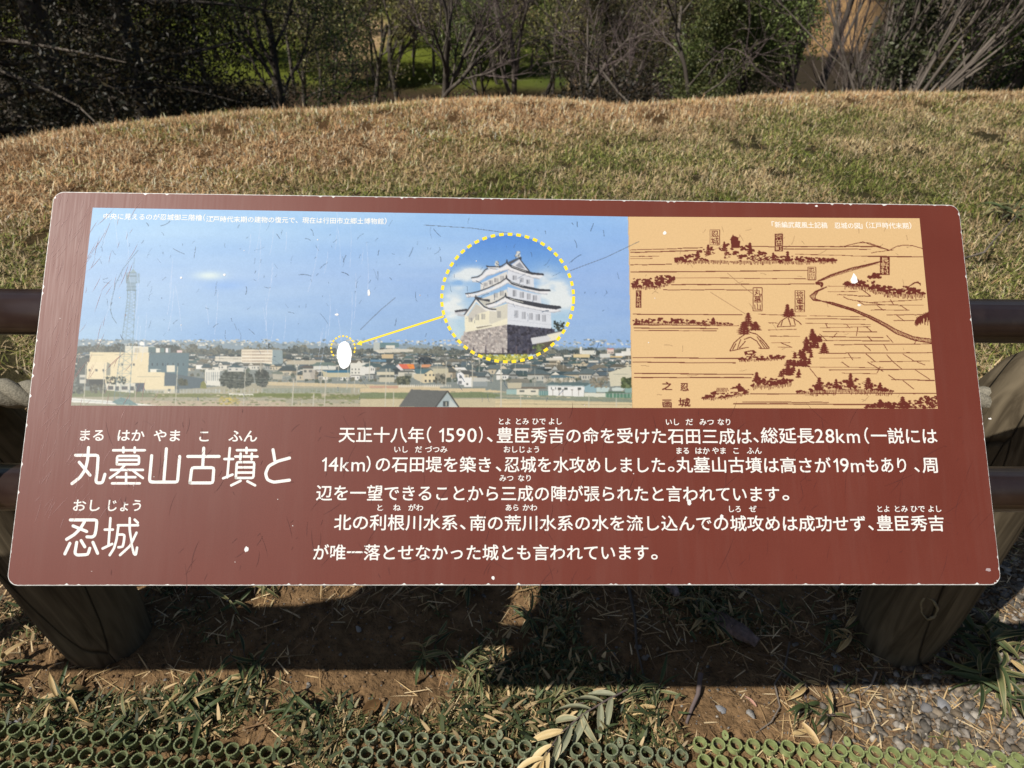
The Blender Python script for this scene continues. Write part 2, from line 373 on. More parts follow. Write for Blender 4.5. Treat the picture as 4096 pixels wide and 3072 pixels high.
def leaves(q, centers, per, rad, size, cols, flat=1.):
    c = np.repeat(np.asarray(centers), per, 0); n = len(c)
    c = c + q.normal(0, rad, (n, 3)) * np.array([1, 1, flat])
    d = q.normal(0, 1, (n, 3)); d /= np.linalg.norm(d, axis=1)[:, None]
    e = np.cross(d, q.normal(0, 1, (n, 3))); e /= np.linalg.norm(e, axis=1)[:, None]
    s = size * q.uniform(.6, 1.4, n)[:, None]
    V = np.stack([c - d * s, c + e * s * .38, c + d * s, c - e * s * .38], 1).reshape(-1, 3)
    col = np.array([s2l(k) for k in cols])[q.randint(0, len(cols), n)] * (1 + .2 * q.randn(n, 1)).clip(.5, 1.6)
    cl = np.repeat(q.uniform(.75, 1.25, len(centers)), per)[:, None]
    return V, np.arange(n * 4).reshape(-1, 4), np.repeat(col * cl, 4, 0)

def pxdir(px, py=0):
    d = np.array(cx_) * (px - 2048) / 2840 - np.array(cu_) * (py - 1536) / 2840 + np.array(cf_); return d
def place(px, D):
    d = pxdir(px, 380); t = D / math.hypot(d[0], d[1]); return float(d[0] * t), float(d[1] * t)

DARKG = [(34, 37, 23), (46, 46, 28), (29, 32, 20), (60, 52, 34), (42, 36, 26), (74, 66, 42)]
MIDG = [(100, 116, 60), (84, 102, 52), (120, 132, 70), (72, 86, 46), (136, 140, 80)]
OLIVE = [(138, 134, 80), (118, 118, 70), (152, 142, 92), (102, 102, 62)]
def tree(name, label, cat, px, D, h, tr, seed, nch=(6, 5, 4, 3), spread=.62, up=.5, leaf=None, per=3, lrad=.12, lsize=.05, lean=(0, 0), stems=1, bark=None, tw_r=1., group=None, L0=.45, wob=.14, maxlev=3, stemspread=.3, zoff=0., flat=1.):
    X, Y = place(px, D); z = float(terr(X, Y)) - .1 + zoff
    e = empty(name, (X, Y, z)); tag(e, label, cat, group)
    q = np.random.RandomState(seed); tb, tw, tips = Tubes(), Tubes(), []
    for s in range(stems):
        a = q.uniform(0, 6.28) if stems > 1 else 0; sp = stemspread * (q.uniform(.3, 1) if stems > 1 else 0)
        d = np.array([lean[0] + math.cos(a) * sp, lean[1] + math.sin(a) * sp, 1.]); d /= np.linalg.norm(d)
        grow(tb, tw, tips, q, np.array([math.cos(a) * tr * (stems > 1), math.sin(a) * tr * (stems > 1), 0.]), d, h * L0, tr * q.uniform(.75, 1), 0, maxlev, spread, up, nch, wob)
    link('trunk', tb.mesh('trunk'), bark or M_bark, e)
    link('twigs', tw.mesh('twigs'), M_twig, e)
    if leaf:
        V, Fq, C = leaves(q, tips, per, lrad, lsize, leaf, flat); link('crown', mesh('crown', V, Fq, C), M_leaf, e)
    return e

def conifer(name, label, cat, px, D, h, R, seed, cols, z0=.0, n=9000, size=.09, tr=.16, zoff=0., lean=0., group=None, dens=1.):
    """dense evergreen: trunk, limbs and sprays of foliage through an irregular volume"""
    X, Y = place(px, D); z = float(terr(X, Y)) - .1 + zoff
    e = empty(name, (X, Y, z)); tag(e, label, cat, group)
    q = np.random.RandomState(seed); tb = Tubes(); C_ = []
    tb.add([(lean * h * t, .05 * math.sin(3 * t + seed), h * t) for t in np.linspace(0, .95, 8)], tr * np.linspace(1, .2, 8), 7)
    nl = int(26 * dens)
    for i in range(nl):
        t = z0 + (1 - z0) * (i + q.rand()) / nl; a = q.uniform(0, 6.28)
        Rr = R * (.55 + .45 * math.sin(math.pi * min(1, t * 1.1 + .15))) * q.uniform(.55, 1.15)
        p0 = np.array([lean * h * t, 0, h * t]); d = np.array([math.cos(a), math.sin(a), q.uniform(-.25, .35)])
        pts = [p0 + d * Rr * s + np.array([0, 0, -.12 * Rr * s * s]) + q.normal(0, .03, 3) for s in np.linspace(0, 1, 6)]
        tb.add(pts, tr * .2 * np.linspace(1, .15, 6), 4)
        for s in range(2, 6):
            C_ += [pts[s] + q.normal(0, .12 * R * .5, 3) for _ in range(3)]
    link('trunk', tb.mesh('trunk'), M_bark, e)
    per = max(1, n // len(C_))
    V, Fq, C = leaves(q, C_, per, .105 * R ** .5 * 1.6, size, cols, .8); link('crown', mesh('crown', V, Fq, C), M_leaf, e)
    return e
q_lean = [.1, -.1, .15, 0, -.15, .1, .05, -.1, .2, -.2, .1, .2]
# left: dark dense evergreens just below the crest
LB = [(-150, 9.5, 7.5, 2.4), (230, 10.5, 9, 2.6), (560, 12., 9, 2.5), (-420, 11, 8, 2.6), (60, 14, 10, 3), (430, 16, 10, 3.0)]
LBL = ['dark evergreen tree filling the top left corner', 'tall dark evergreen tree second from the left edge', 'dark evergreen with long low limbs left of the green lawn', 'dark evergreen tree cut by the left picture edge', 'black shaded evergreen behind the front ones at far left', 'shaded evergreen standing deeper behind the left evergreens']
for i, (px, D, h, R) in enumerate(LB):
    conifer('evergreen_tree', LBL[i], 'tree', px, D, h, R * (.9 if px > 500 else 1), 100 + i, DARKG, n=56000 if D < 13 else 36000, size=.023 if D < 13 else .03, tr=.17, group='dark evergreens at the left', dens=1.6)
tree('evergreen_tree', 'green small leaved tree leaning over the left end of the lawn', 'tree', 1010, 15, 8, .10, 120, leaf=MIDG, per=16, lrad=.16, lsize=.032, nch=(7, 6, 5, 3), spread=.8, group='evergreens beside the lawn')
# middle: thin bare trees on the lower slope in front of the lawn
MB = [(1205, 33, 7.5, .13, (.12, 0), OLIVE), (1265, 34, 8, .12, (-.06, 0), None), (1480, 36, 8, .17, (.05, 0), OLIVE), (1600, 35, 8, .15, (-.1, 0), None), (1718, 31, 9, .19, (.05, 0), None), (1770, 38, 8, .13, (.2, 0), OLIVE), (1925, 34, 6, .10, (-.1, 0), MIDG), (1948, 34, 6.5, .10, (.15, 0), MIDG), (2075, 31, 9, .20, (.12, 0), None), (2165, 36, 7.5, .12, (.02, 0), OLIVE), (2255, 28, 8, .17, (.22, 0), None), (2330, 24, 7, .12, (.35, 0), None)]
ML = ['slim leaning tree at the left end of the bright lawn', 'second slim tree at the left end of the bright lawn', 'forked grey tree left of the tan path', 'pale thin tree right of the tan path', 'dark straight trunk standing before the middle of the lawn', 'slanting tree just right of the dark straight trunk', 'left stem of the thin pair before the lawn', 'right stem of the thin pair before the lawn', 'sturdy curved grey tree at the right part of the lawn', 'thin upright tree between the curved tree and the tan patch', 'grey tree leaning right beside the narrow tan patch', 'low pale tree bending right over the dark hollow']
for i, (px, D, h, r, ln, lf) in enumerate(MB):
    tree('bare_tree', ML[i], 'tree', px, D, h * 1.15, r, 200 + i, leaf=lf, per=3, lrad=.2, lsize=.055, lean=ln, nch=(5, 5, 5, 4), spread=.6, bark=M_bark_pale if i in (3, 8, 11, 10) else M_bark, group='thin trees before the lawn', wob=.16, maxlev=3 if i % 2 else 4)
for i, (px, D, h) in enumerate([(1330, 45, 8), (1660, 50, 8), (1860, 44, 7), (2010, 55, 9), (2400, 42, 9), (1450, 60, 9), (1120, 46, 8), (1560, 52, 9), (1760, 58, 9), (2140, 50, 9), (2300, 46, 8), (900, 50, 9)]):
    tree('leafy_tree', ['green small tree behind the slim leaning trees', 'olive tree behind the dark straight trunk', 'yellow green low tree over the middle of the lawn', 'olive tree standing beyond the lawn centre', 'dark green tree at the right end of the lawn', 'olive tree beyond the tan path', 'green tree at the far left of the lawn', 'olive tree between the tan path and the dark straight trunk', 'green tree behind the slanting tree', 'olive tree behind the sturdy curved grey tree', 'green tree behind the grey leaning tree', 'green tree seen through the left evergreens'][i], 'tree', px, D, h, .14, 260 + i, leaf=MIDG if i % 2 == 0 else OLIVE, per=12, lrad=.4, lsize=.085, nch=(7, 6, 5, 3), spread=.85, group='leafy trees round the lawn')
GT = ['grey twiggy tree behind the slim leaning trees', 'grey twiggy tree left of the tan path', 'grey twiggy tree behind the pale thin tree', 'grey twiggy tree just left of the dark straight trunk', 'grey twiggy tree over the middle of the lawn', 'grey twiggy tree above the thin pair', 'grey twiggy tree left of the sturdy curved tree', 'grey twiggy tree at the right end of the lawn', 'brownish twiggy tree behind the purple thicket', 'brownish twiggy tree behind the round bush', 'brownish twiggy tree behind the bare fan shrub', 'brownish twiggy tree in the top right corner']
for i, (px, D) in enumerate([(1330, 40), (1420, 43), (1560, 41), (1660, 44), (1830, 46), (1990, 42), (2120, 46), (2300, 38), (2560, 32), (2740, 30), (3660, 24), (3950, 26)]):
    tree('twiggy_tree', GT[i], 'tree', px, D, 8.5 if i < 10 else 7, .11, 600 + i, leaf=OLIVE if i % 3 == 1 or i in (8, 9) else None, per=5 if i in (8, 9) else 2, lrad=.25, lsize=.07, lean=(q_lean[i], 0), nch=(7, 6, 6, 4), spread=.65, bark=M_bark_pale, group='grey twiggy trees', wob=.14)
CT = ['dark high crown closing the sky above the left end of the lawn', 'dark high crown left of the slim leaning trees', 'olive crown above the two slim leaning trees', 'olive crown above the tan path', 'olive crown behind the dark straight trunk', 'olive crown above the thin pair', 'olive crown right of the sturdy curved tree', 'brown olive crown above the dark scrub']
for i, (px, D, h, R, z0, pal) in enumerate([(560, 18, 8.5, 2.0, .42, DARKG), (830, 19, 8.5, 1.9, .46, DARKG), (1180, 40, 10, 2.6, .62, OLIVE), (1500, 43, 10, 2.6, .62, OLIVE), (1740, 42, 10, 2.4, .64, OLIVE), (1960, 44, 10, 2.6, .62, OLIVE), (2210, 40, 10, 2.4, .6, OLIVE), (2560, 36, 9, 2.8, .3, [(84, 80, 54), (100, 90, 66), (66, 66, 42)])]):
    conifer('broad_tree', CT[i], 'tree', px, D, h, R, 640 + i, pal, z0=z0, n=20000, size=.05 if D < 30 else .085, tr=.1, group='crowns above the lawn', dens=1.2)
# right: dense bush, purple twig thicket, bare multi-stem shrubs
conifer('evergreen_bush', 'dark evergreen bush hanging above the dark hollow', 'bush', 2960, 14, 6.2, .95, 300, [(104, 118, 62), (86, 100, 52), (124, 136, 76)], z0=.3, n=40000, size=.032, tr=.12, dens=1.6)
conifer('evergreen_bush', 'low round evergreen bush left of the tall hanging one', 'bush', 2830, 13, 3.4, .75, 301, [(92, 100, 56), (76, 84, 48), (112, 112, 68)], z0=.1, n=20000, size=.028, tr=.07)
conifer('evergreen_bush', 'glossy green bush at the right picture edge', 'bush', 4060, 11.5, 3.6, .95, 302, [(84, 104, 50), (66, 84, 42), (110, 126, 66)], z0=.1, n=24000, size=.028, tr=.07)
conifer('evergreen_bush', 'small grey green bush below the bare shrub fan', 'bush', 3560, 11, 1.9, .45, 303, [(84, 88, 60), (68, 74, 48)], z0=.1, n=4000, size=.035, tr=.04)
for i, (px, D, h, ln, r, st) in enumerate([(3620, 10.5, 5.4, (.5, .1), .022, 16), (3540, 11, 5.5, (.05, .2), .022, 9), (3850, 11.5, 4.6, (.4, .1), .017, 12), (3500, 13, 3.4, (-.25, .1), .022, 5)]):
    tree('bare_shrub', ['large bare shrub fanning pale stems up to the right', 'bare upright shrub left of the large fan', 'fine bare shrub at the far right of the crest', 'fine twiggy shrub before the golden field'][i], 'shrub', px, D, h, r, 320 + i, lean=ln, stems=st, nch=(5, 6, 5, 4), spread=.42, up=.15, bark=M_bark_pale, L0=.5, wob=.09, stemspread=.45, group='bare shrubs at the right')
for i, (px, D, h, ln) in enumerate([(2820, 12.5, 4.6, (-.8, 0)), (2430, 22, 5, (.35, 0))]):
    tree('twig_thicket', ['purplish thicket of fine twigs reaching left over the hollow', 'pale twiggy tree right of the lawn'][i], 'shrub', px, D, h, .045, 340 + i, lean=ln, stems=2, nch=(6, 6, 6, 5), spread=.7, up=.05, L0=.5, wob=.18, group='fine twig thickets', zoff=.4)
for i, (px, D, h, R) in enumerate([(2400, 30, 7, 2.2), (2640, 27, 6, 2.4), (2900, 28, 6, 2.2), (3620, 20, 4.6, 1.4), (3830, 18, 4.2, 1.5), (3560, 34, 7, 1.6), (40, 19, 9, 2.6), (330, 20, 9, 2.6)]):
    conifer('dark_tree', ['dark evergreen directly right of the narrow tan patch', 'dark evergreen behind the purple thicket', 'dark evergreen behind the hanging bush', 'dark bush behind the base of the bare fan shrub', 'brown green bush under the tips of the bare fan shrub', 'dark tree at the right edge of the golden field', 'dark evergreen far back behind the top left corner', 'dark evergreen far back behind the second tree from the left'][i], 'tree', px, D, h, R, 380 + i, [(58, 60, 36), (76, 72, 46), (48, 50, 32), (92, 86, 54), (70, 56, 42)], n=22000, size=.05, tr=.12, group='dark trees behind the crest', dens=1.3)
for i, (px, D, h, ln, r) in enumerate([(3130, 14, 7, (.08, 0), .13), (3215, 17, 8, (.12, 0), .10), (3290, 20, 8, (.16, 0), .09), (3360, 18, 8, (.14, 0), .09), (3440, 22, 9, (.16, 0), .10)]):
    tree('bare_tree', ['dark trunk directly right of the hanging evergreen bush', 'dark sapling at the left edge of the golden field', 'dark sapling across the middle of the golden field', 'second dark sapling across the golden field', 'dark sapling at the right edge of the golden field'][i], 'tree', px, D, h, r, 360 + i, lean=ln, nch=(3, 4, 4, 3), spread=.5, up=.6, L0=.62, wob=.05, group='dark trunks before the golden field')
# understory that closes the hollow behind the crest
US = [(2420, 17, 1.5), (2600, 20, 1.6), (2780, 19, 1.3), (2990, 22, 1.6), (3200, 22, 1.5), (3400, 23, 1.5), (3700, 17, 1.8), (3870, 15, 1.8), (900, 16, 1.1), (700, 17, 1.4), (1080, 24, 1.2), (3980, 20, 2.2)]
UL = ['left end of the dark scrub in the hollow', 'dark scrub below the purple thicket', 'dark scrub below the small round bush', 'dark scrub under the hanging bush', 'dark scrub at the foot of the saplings', 'dark scrub right of the saplings', 'dark scrub behind the foot of the bare fan shrub', 'scrub between the bare fan and the right bush', 'dark scrub below the long low limbs', 'dark scrub under the left evergreens', 'dark scrub at the left end of the lawn', 'tall scrub behind the right edge bush']
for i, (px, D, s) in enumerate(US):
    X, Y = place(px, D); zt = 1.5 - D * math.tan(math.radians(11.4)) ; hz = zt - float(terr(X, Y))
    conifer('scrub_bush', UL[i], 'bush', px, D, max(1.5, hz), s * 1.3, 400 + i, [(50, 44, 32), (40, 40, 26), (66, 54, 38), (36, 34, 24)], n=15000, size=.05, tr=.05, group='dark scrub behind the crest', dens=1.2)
# far wood closing the view
q = np.random.RandomState(9); Cn = []; tb = Tubes()
for i in range(330):
    a = q.uniform(-.8, .8); r = q.uniform(72, 115); X, Y = r * math.sin(a), r * math.cos(a); h = q.uniform(5, 11)
    if abs(X / Y - .485) < .1 and r < 95: continue
    tb.add([(X, Y, -7.2), (X + q.uniform(-.6, .6), Y, -7 + h * .9)], [q.uniform(.12, .25), .05], 5)
    for k in range(34): Cn.append((X + q.normal(0, 1.5), Y + q.normal(0, 1.3), -7 + h * (.12 + .88 * q.rand())))
V, Fq, C = leaves(q, Cn, 14, .55, .26, [(112, 104, 84), (92, 92, 58), (84, 92, 48), (128, 112, 92), (70, 68, 48), (140, 124, 104)])
TV = np.concatenate(tb.V); TF = np.concatenate(tb.F) + len(V)
tag(link('far_wood', mesh('far_wood', np.concatenate([V, TV]), np.concatenate([Fq, TF]), np.concatenate([C, np.tile(s2l((96, 84, 74)), (len(TV), 1))])), M_leaf), 'grey green wood closing the view beyond the lawn', 'wood', kind='stuff')


# ================================================================= the information board
H3 = np.array([[3.41418414e-04, -6.04866371e-07, -7.01009595e-01], [2.75693339e-06, -3.46518522e-04, 5.24726208e-01], [-1.11081454e-05, 6.64587579e-05, 1.0]])
HI = np.linalg.inv(H3)
BW, BH = 1.2, .4963805
def uv(p):   # a coordinate of the tracing to the board's own plane, in metres
    p = np.atleast_2d(np.asarray(p, float)); h = np.hstack([p, np.ones((len(p), 1))]) @ H3.T
    return h[:, :2] / h[:, 2:]
board = empty('information_board', (.02822499, .7425265, .99527152), (.79877873, 0, 0))
tag(board, 'tilted maroon information board with a printed town photograph and white Japanese text', 'information board')

def rrect(w, h, r, n=10):
    P = []
    for cx, cy, a0 in ((w / 2 - r, h / 2 - r, 0), (-w / 2 + r, h / 2 - r, 90), (-w / 2 + r, -h / 2 + r, 180), (w / 2 - r, -h / 2 + r, 270)):
        for k in range(n + 1):
            a = math.radians(a0 + 90 * k / n); P.append((cx + r * math.cos(a), cy + r * math.sin(a)))
    return P
# plate with a thickness and a slightly eased rim
o_ = rrect(BW, BH, .0135); i_ = rrect(BW - .0012, BH - .0012, .0130); n = len(o_)
V = [(x, y, -.0052) for x, y in o_] + [(x, y, -.0008) for x, y in o_] + [(x, y, -.0002) for x, y in i_]
Fc = [[k, (k + 1) % n, n + (k + 1) % n, n + k] for k in range(n)] + [[n + k, n + (k + 1) % n, 2 * n + (k + 1) % n, 2 * n + k] for k in range(n)] + [list(range(2 * n, 3 * n)), list(range(n))[::-1]]
link('plate', mesh('plate', V, Fc), M_alu, board)
# printed film, its rim worn and chipped
base = rrect(BW - .0018, BH - .0020, .0129, 14); P = []
for k in range(len(base)):
    a = np.array(base[k]); b = np.array(base[(k + 1) % len(base)]); L = np.linalg.norm(b - a); ns = max(1, int(L / .0028))
    for j in range(ns):
        p = a + (b - a) * j / ns; d = np.array([-(b - a)[1], (b - a)[0]]) / (L + 1e-9)
        chip = abs(rnd.gauss(0, .00016)) + (rnd.uniform(.0004, .0022) if rnd.random() < .05 else 0)
        P.append(p + d * chip)
film_m, t, b = mat_base('maroon_film', .46, .32)
tc = N(t, 'ShaderNodeTexCoord'); n1 = N(t, 'ShaderNodeTexNoise'); n1.inputs['Scale'].default_value = 3.5; n1.inputs['Detail'].default_value = 8; n1.inputs['Roughness'].default_value = .65
n2 = N(t, 'ShaderNodeTexNoise'); n2.inputs['Scale'].default_value = 700; n2.inputs['Detail'].default_value = 2
t.links.new(tc.outputs['Object'], n1.inputs['Vector']); t.links.new(tc.outputs['Object'], n2.inputs['Vector'])
cr = N(t, 'ShaderNodeValToRGB'); cr.color_ramp.elements[0].position = .3; cr.color_ramp.elements[1].position = .72
cr.color_ramp.elements[0].color = (*(s2l((100, 46, 35))), 1); cr.color_ramp.elements[1].color = (*(s2l((110, 53, 41))), 1)
t.links.new(n1.outputs['Fac'], cr.inputs[0])
mr = N(t, 'ShaderNodeMapRange'); mr.inputs['To Min'].default_value = .82; mr.inputs['To Max'].default_value = 1.18; t.links.new(n2.outputs['Fac'], mr.inputs[0])
mx = N(t, 'ShaderNodeVectorMath', operation='SCALE'); t.links.new(cr.outputs[0], mx.inputs[0]); t.links.new(mr.outputs[0], mx.inputs['Scale'])
md = N(t, 'ShaderNodeMapping'); md.inputs['Scale'].default_value = (26, 2.2, 1); nd = N(t, 'ShaderNodeTexNoise'); nd.inputs['Scale'].default_value = 1; nd.inputs['Detail'].default_value = 7; nd.inputs['Roughness'].default_value = .7
rd = N(t, 'ShaderNodeMapRange'); rd.inputs['From Min'].default_value = .48; rd.inputs['From Max'].default_value = .8; rd.inputs['To Max'].default_value = .07
xd = N(t, 'ShaderNodeMix', data_type='RGBA'); xd.inputs[7].default_value = (.34, .25, .21, 1)
t.links.new(tc.outputs['Object'], md.inputs[0]); t.links.new(md.outputs[0], nd.inputs['Vector']); t.links.new(nd.outputs['Fac'], rd.inputs[0]); t.links.new(rd.outputs[0], xd.inputs[0]); t.links.new(mx.outputs[0], xd.inputs[6]); t.links.new(xd.outputs[2], b.inputs['Base Color'])
# fine wiping scratches: streaked gloss
mp = N(t, 'ShaderNodeMapping'); mp.inputs['Scale'].default_value = (420, 16, 1); mp.inputs['Rotation'].default_value = (0, 0, .45)
n3 = N(t, 'ShaderNodeTexNoise'); n3.inputs['Scale'].default_value = 1; n3.inputs['Detail'].default_value = 5; t.links.new(tc.outputs['Object'], mp.inputs[0]); t.links.new(mp.outputs[0], n3.inputs['Vector'])
r3 = N(t, 'ShaderNodeMapRange'); r3.inputs['From Min'].default_value = .35; r3.inputs['From Max'].default_value = .7; r3.inputs['To Min'].default_value = .50; r3.inputs['To Max'].default_value = .44
t.links.new(n3.outputs['Fac'], r3.inputs[0]); t.links.new(r3.outputs[0], b.inputs['Roughness'])
link('maroon_film', mesh('film', [(x, y, .0) for x, y in P], [list(range(len(P)))]), film_m, board)

# ---- ink: flat coloured shapes printed on the board
M_ink = mat_attr('printed_ink', .5, .28, 0, 400, .03)
class Ink:
    def __init__(s, z=.0001): s.V = []; s.F = []; s.C = []; s.z = z; s.k = 0
    def uvpoly(s, P, col, lift=0):
        n0 = len(s.V); z = s.z + s.k * 5e-7 + lift; s.k += 1
        s.V += [(float(x), float(y), z) for x, y in P]; s.F.append(list(range(n0, n0 + len(P)))); s.C += [tuple(col)] * len(P)
    def poly(s, P, col, lift=0): s.uvpoly(uv(P), s2l(col), lift)
    def stroke(s, P, w, col, taper=False, caps=True):
        P = np.asarray(P, float)
        if len(P) > 2:  # soften the corners a little
            Q = [P[0]]
            for k in range(1, len(P) - 1):
                a, b_, c = P[k - 1], P[k], P[k + 1]; r = .28
                ra = min(r * np.linalg.norm(a - b_), w * .7) / (np.linalg.norm(a - b_) + 1e-9); rc = min(r * np.linalg.norm(c - b_), w * .7) / (np.linalg.norm(c - b_) + 1e-9)
                p0 = b_ + (a - b_) * ra; p2 = b_ + (c - b_) * rc
                Q += [p0, .25 * p0 + .5 * b_ + .25 * p2, p2]
            P = np.array(Q + [P[-1]])
        T = np.gradient(P, axis=0); T /= np.linalg.norm(T, axis=1)[:, None] + 1e-9; Nn = np.stack([-T[:, 1], T[:, 0]], 1)
        hw = np.full(len(P), w / 2.)
        if taper: hw = hw * np.sin(np.linspace(.15, math.pi - .15, len(P)))
        L = P + Nn * hw[:, None]; R = P - Nn * hw[:, None]; out = list(L)
        if caps and not taper:
            a0 = math.atan2(Nn[-1][1], Nn[-1][0])
            for k in range(1, 6): out.append(P[-1] + w / 2 * np.array([math.cos(a0 - math.pi * k / 6), math.sin(a0 - math.pi * k / 6)]))
        out += list(R[::-1])
        if caps and not taper:
            a0 = math.atan2(-Nn[0][1], -Nn[0][0])
            for k in range(1, 6): out.append(P[0] + w / 2 * np.array([math.cos(a0 - math.pi * k / 6), math.sin(a0 - math.pi * k / 6)]))
        s.poly(out, col)
    def build(s, name, parent): return link(name, mesh(name, s.V, s.F, s.C), M_ink, parent)
GL = {}
def glyph(ch, offset=0.0):
    if (ch, offset) in GL: return GL[ch, offset]
    if ch == '1':
        GL[ch, offset] = (np.array([(.02, .52), (.06, .46), (.17, .53), (.17, 0), (.25, 0), (.25, .682), (.20, .682), (.13, .60)]), [[0, 1, 2, 7], [2, 3, 4, 5], [2, 5, 6, 7]]); return GL[ch, offset]
    c = bpy.data.curves.new('t', 'FONT'); c.body = ch; c.resolution_u = 3; c.offset = offset; c.fill_mode = 'FRONT'
    o = bpy.data.objects.new('t', c); COL.objects.link(o); bpy.context.view_layer.update()
    me = bpy.data.meshes.new_from_object(o.evaluated_get(bpy.context.evaluated_depsgraph_get()))
    V = np.array([v.co[:2] for v in me.vertices]); Fc = [list(p.vertices) for p in me.polygons]
    bpy.data.objects.remove(o); bpy.data.curves.remove(c); bpy.data.meshes.remove(me)
    GL[ch, offset] = (V, Fc); return V, Fc
PUNC = '、。（）「」'
def text_run(ink, s, xl, xr, yc, hpx, col=(232, 229, 220), offset=.01, tight=False):
    FAT[0] = offset * (.35 if s[0].isascii() else 1); offset = 0
    """glyphs of s spread between tracing columns xl..xr on row yc"""
    a = uv([xl, yc])[0]; b = uv([xr, yc])[0]; hh = abs(uv([xl, yc - hpx / 2])[0][1] - uv([xl, yc + hpx / 2])[0][1])
    latin = [ch.isascii() for ch in s]; n = len(s)
    if any(latin) or n == 1 and s in PUNC:   # squeeze the ink of the run into the box
        pos = 0; items = []
        for ch in s:
            V, Fc = glyph(ch, offset); w = V[:, 0].max() - V[:, 0].min(); items.append((V - [V[:, 0].min(), 0], Fc, pos)); pos += w + .11
        pos -= .11; sx = (b[0] - a[0]) / pos; sy = hh / (.78 if any(latin) else .92)
        for V, Fc, p in items: _emit(ink, V, Fc, a[0] + p * sx, a[1], sx, sy, .36 if any(latin) else .38, col)
    else:
        cell = (b[0] - a[0]) / (n - .08)
        for k, ch in enumerate(s):
            if ch in ' 　': continue
            V, Fc = glyph(ch, offset); _emit(ink, V, Fc, a[0] + (k - .04) * cell, a[1], cell, hh / .92, .38, col)
FAT = [.02]
def _emit(ink, V, Fc, x0, y0, sx, sy, mid, col):
    d = FAT[0] * .5 * (sx + sy) if sx < 1.6 * sy else FAT[0] * sy
    for k, (ox, oy) in enumerate(((0, 0), (.75, .75), (-.75, .75), (.75, -.75), (-.75, -.75), (1, 0), (-1, 0), (0, 1), (0, -1))):
        P = np.stack([x0 + V[:, 0] * sx + ox * d, y0 + (V[:, 1] - mid) * sy + oy * d], 1)
        if isinstance(ink, str):
            h = np.hstack([P, np.ones((len(P), 1))]) @ HI.T; Q = h[:, :2] / h[:, 2:]
            for f in Fc: fill(Q[f], col)
            if k > 4: break
            continue
        n0 = len(ink.V); z = ink.z + k * 1.5e-6
        ink.V += [(float(p[0]), float(p[1]), z) for p in P]; ink.F += [[n0 + i for i in f] for f in Fc]; ink.C += [tuple(s2l(col))] * len(P)

# ---- a painter's canvas in tracing coordinates for the printed photograph
X0, Y0, CS = 276., 820., 1.5
CWd, CHt = int(3492 / CS), int(825 / CS)
img = np.zeros((CHt, CWd, 3)); yy, xx = np.mgrid[0:CHt, 0:CWd]; PX = X0 + (xx + .5) * CS; PY = Y0 + (yy + .5) * CS
class Fr:
    def __init__(s, x, y, k): s.o = np.array([x, y], float); s.k = k
    def __call__(s, P): return s.o + np.asarray(P, float) * s.k
def fill(P, col, alpha=1., tex=0., soft=False):
    P = np.asarray(P, float); x0 = max(0, int((P[:, 0].min() - X0) / CS) - 1); x1 = min(CWd, int((P[:, 0].max() - X0) / CS) + 2)
    y0 = max(0, int((P[:, 1].min() - Y0) / CS) - 1); y1 = min(CHt, int((P[:, 1].max() - Y0) / CS) + 2)
    if x1 <= x0 or y1 <= y0: return
    qx, qy = PX[y0:y1, x0:x1], PY[y0:y1, x0:x1]; ins = np.zeros(qx.shape, bool); j = len(P) - 1
    for i in range(len(P)):
        xi, yi = P[i]; xj, yj = P[j]
        if yi != yj: ins ^= ((yi > qy) != (yj > qy)) & (qx < (xj - xi) * (qy - yi) / (yj - yi) + xi)
        j = i
    c = np.asarray(col, float)[None, None] * np.ones(qx.shape + (1,))
    if tex: c = c * (1 + tex * (NR.rand(*qx.shape)[..., None] - .5) * 2)
    a = ins[..., None] * alpha; img[y0:y1, x0:x1] = img[y0:y1, x0:x1] * (1 - a) + c * a
def ln(P, w, col, alpha=1.):
    P = np.asarray(P, float)
    for a, b_ in zip(P[:-1], P[1:]):
        d = b_ - a; L = np.linalg.norm(d) + 1e-9; nn = np.array([-d[1], d[0]]) / L * w / 2; fill([a + nn, b_ + nn, b_ - nn, a - nn], col, alpha)
def R(x0, y0, x1, y1): return [(x0, y0), (x1, y0), (x1, y1), (x0, y1)]
def specks(x0, y0, x1, y1, n, s, cols, mask=None, asp=1.):
    for _ in range(n):
        x, y = rnd.uniform(x0, x1), rnd.uniform(y0, y1)
        if mask and not mask(x, y): continue
        k = rnd.uniform(.5, 1.5) * s; c = np.array(rnd.choice(cols)) * rnd.uniform(.88, 1.1)
        fill([(x - k, y - k * asp * rnd.uniform(.2, 1)), (x + k * rnd.uniform(.3, 1), y - k * asp), (x + k, y + k * asp * rnd.uniform(.3, 1)), (x - k * rnd.uniform(.3, 1), y + k * asp)], c)
# sky of the printed photograph
t_ = ((PY - 840) / 530).clip(0, 1.2)[..., None]; u_ = ((PX - 300) / 2200)[..., None]
top = np.array([156, 198, 246.]); mid = np.array([158, 189, 236.]); bot = np.array([146, 180, 226.])
img[:] = np.where(t_ < .5, top + (mid - top) * t_ * 2, mid + (bot - mid) * (t_ - .5) * 2)
img += (fbm(PX * .0022, PY * .012, 4, 90)[..., None] - .5) * np.array([30, 22, 6.]) + (1 - u_) * np.array([10, 12, 2.])
img += np.exp(-(((PX - 835) / 55) ** 2 + ((PY - 1102) / 16) ** 2))[..., None] * np.array([52, 36, -2.])
img += np.exp(-(((PX - 900) / 90) ** 2 + ((PY - 1140) / 18) ** 2))[..., None] * np.array([-14, -8, 4.])
hz = lambda x: 1356 + (x - 300) * .016
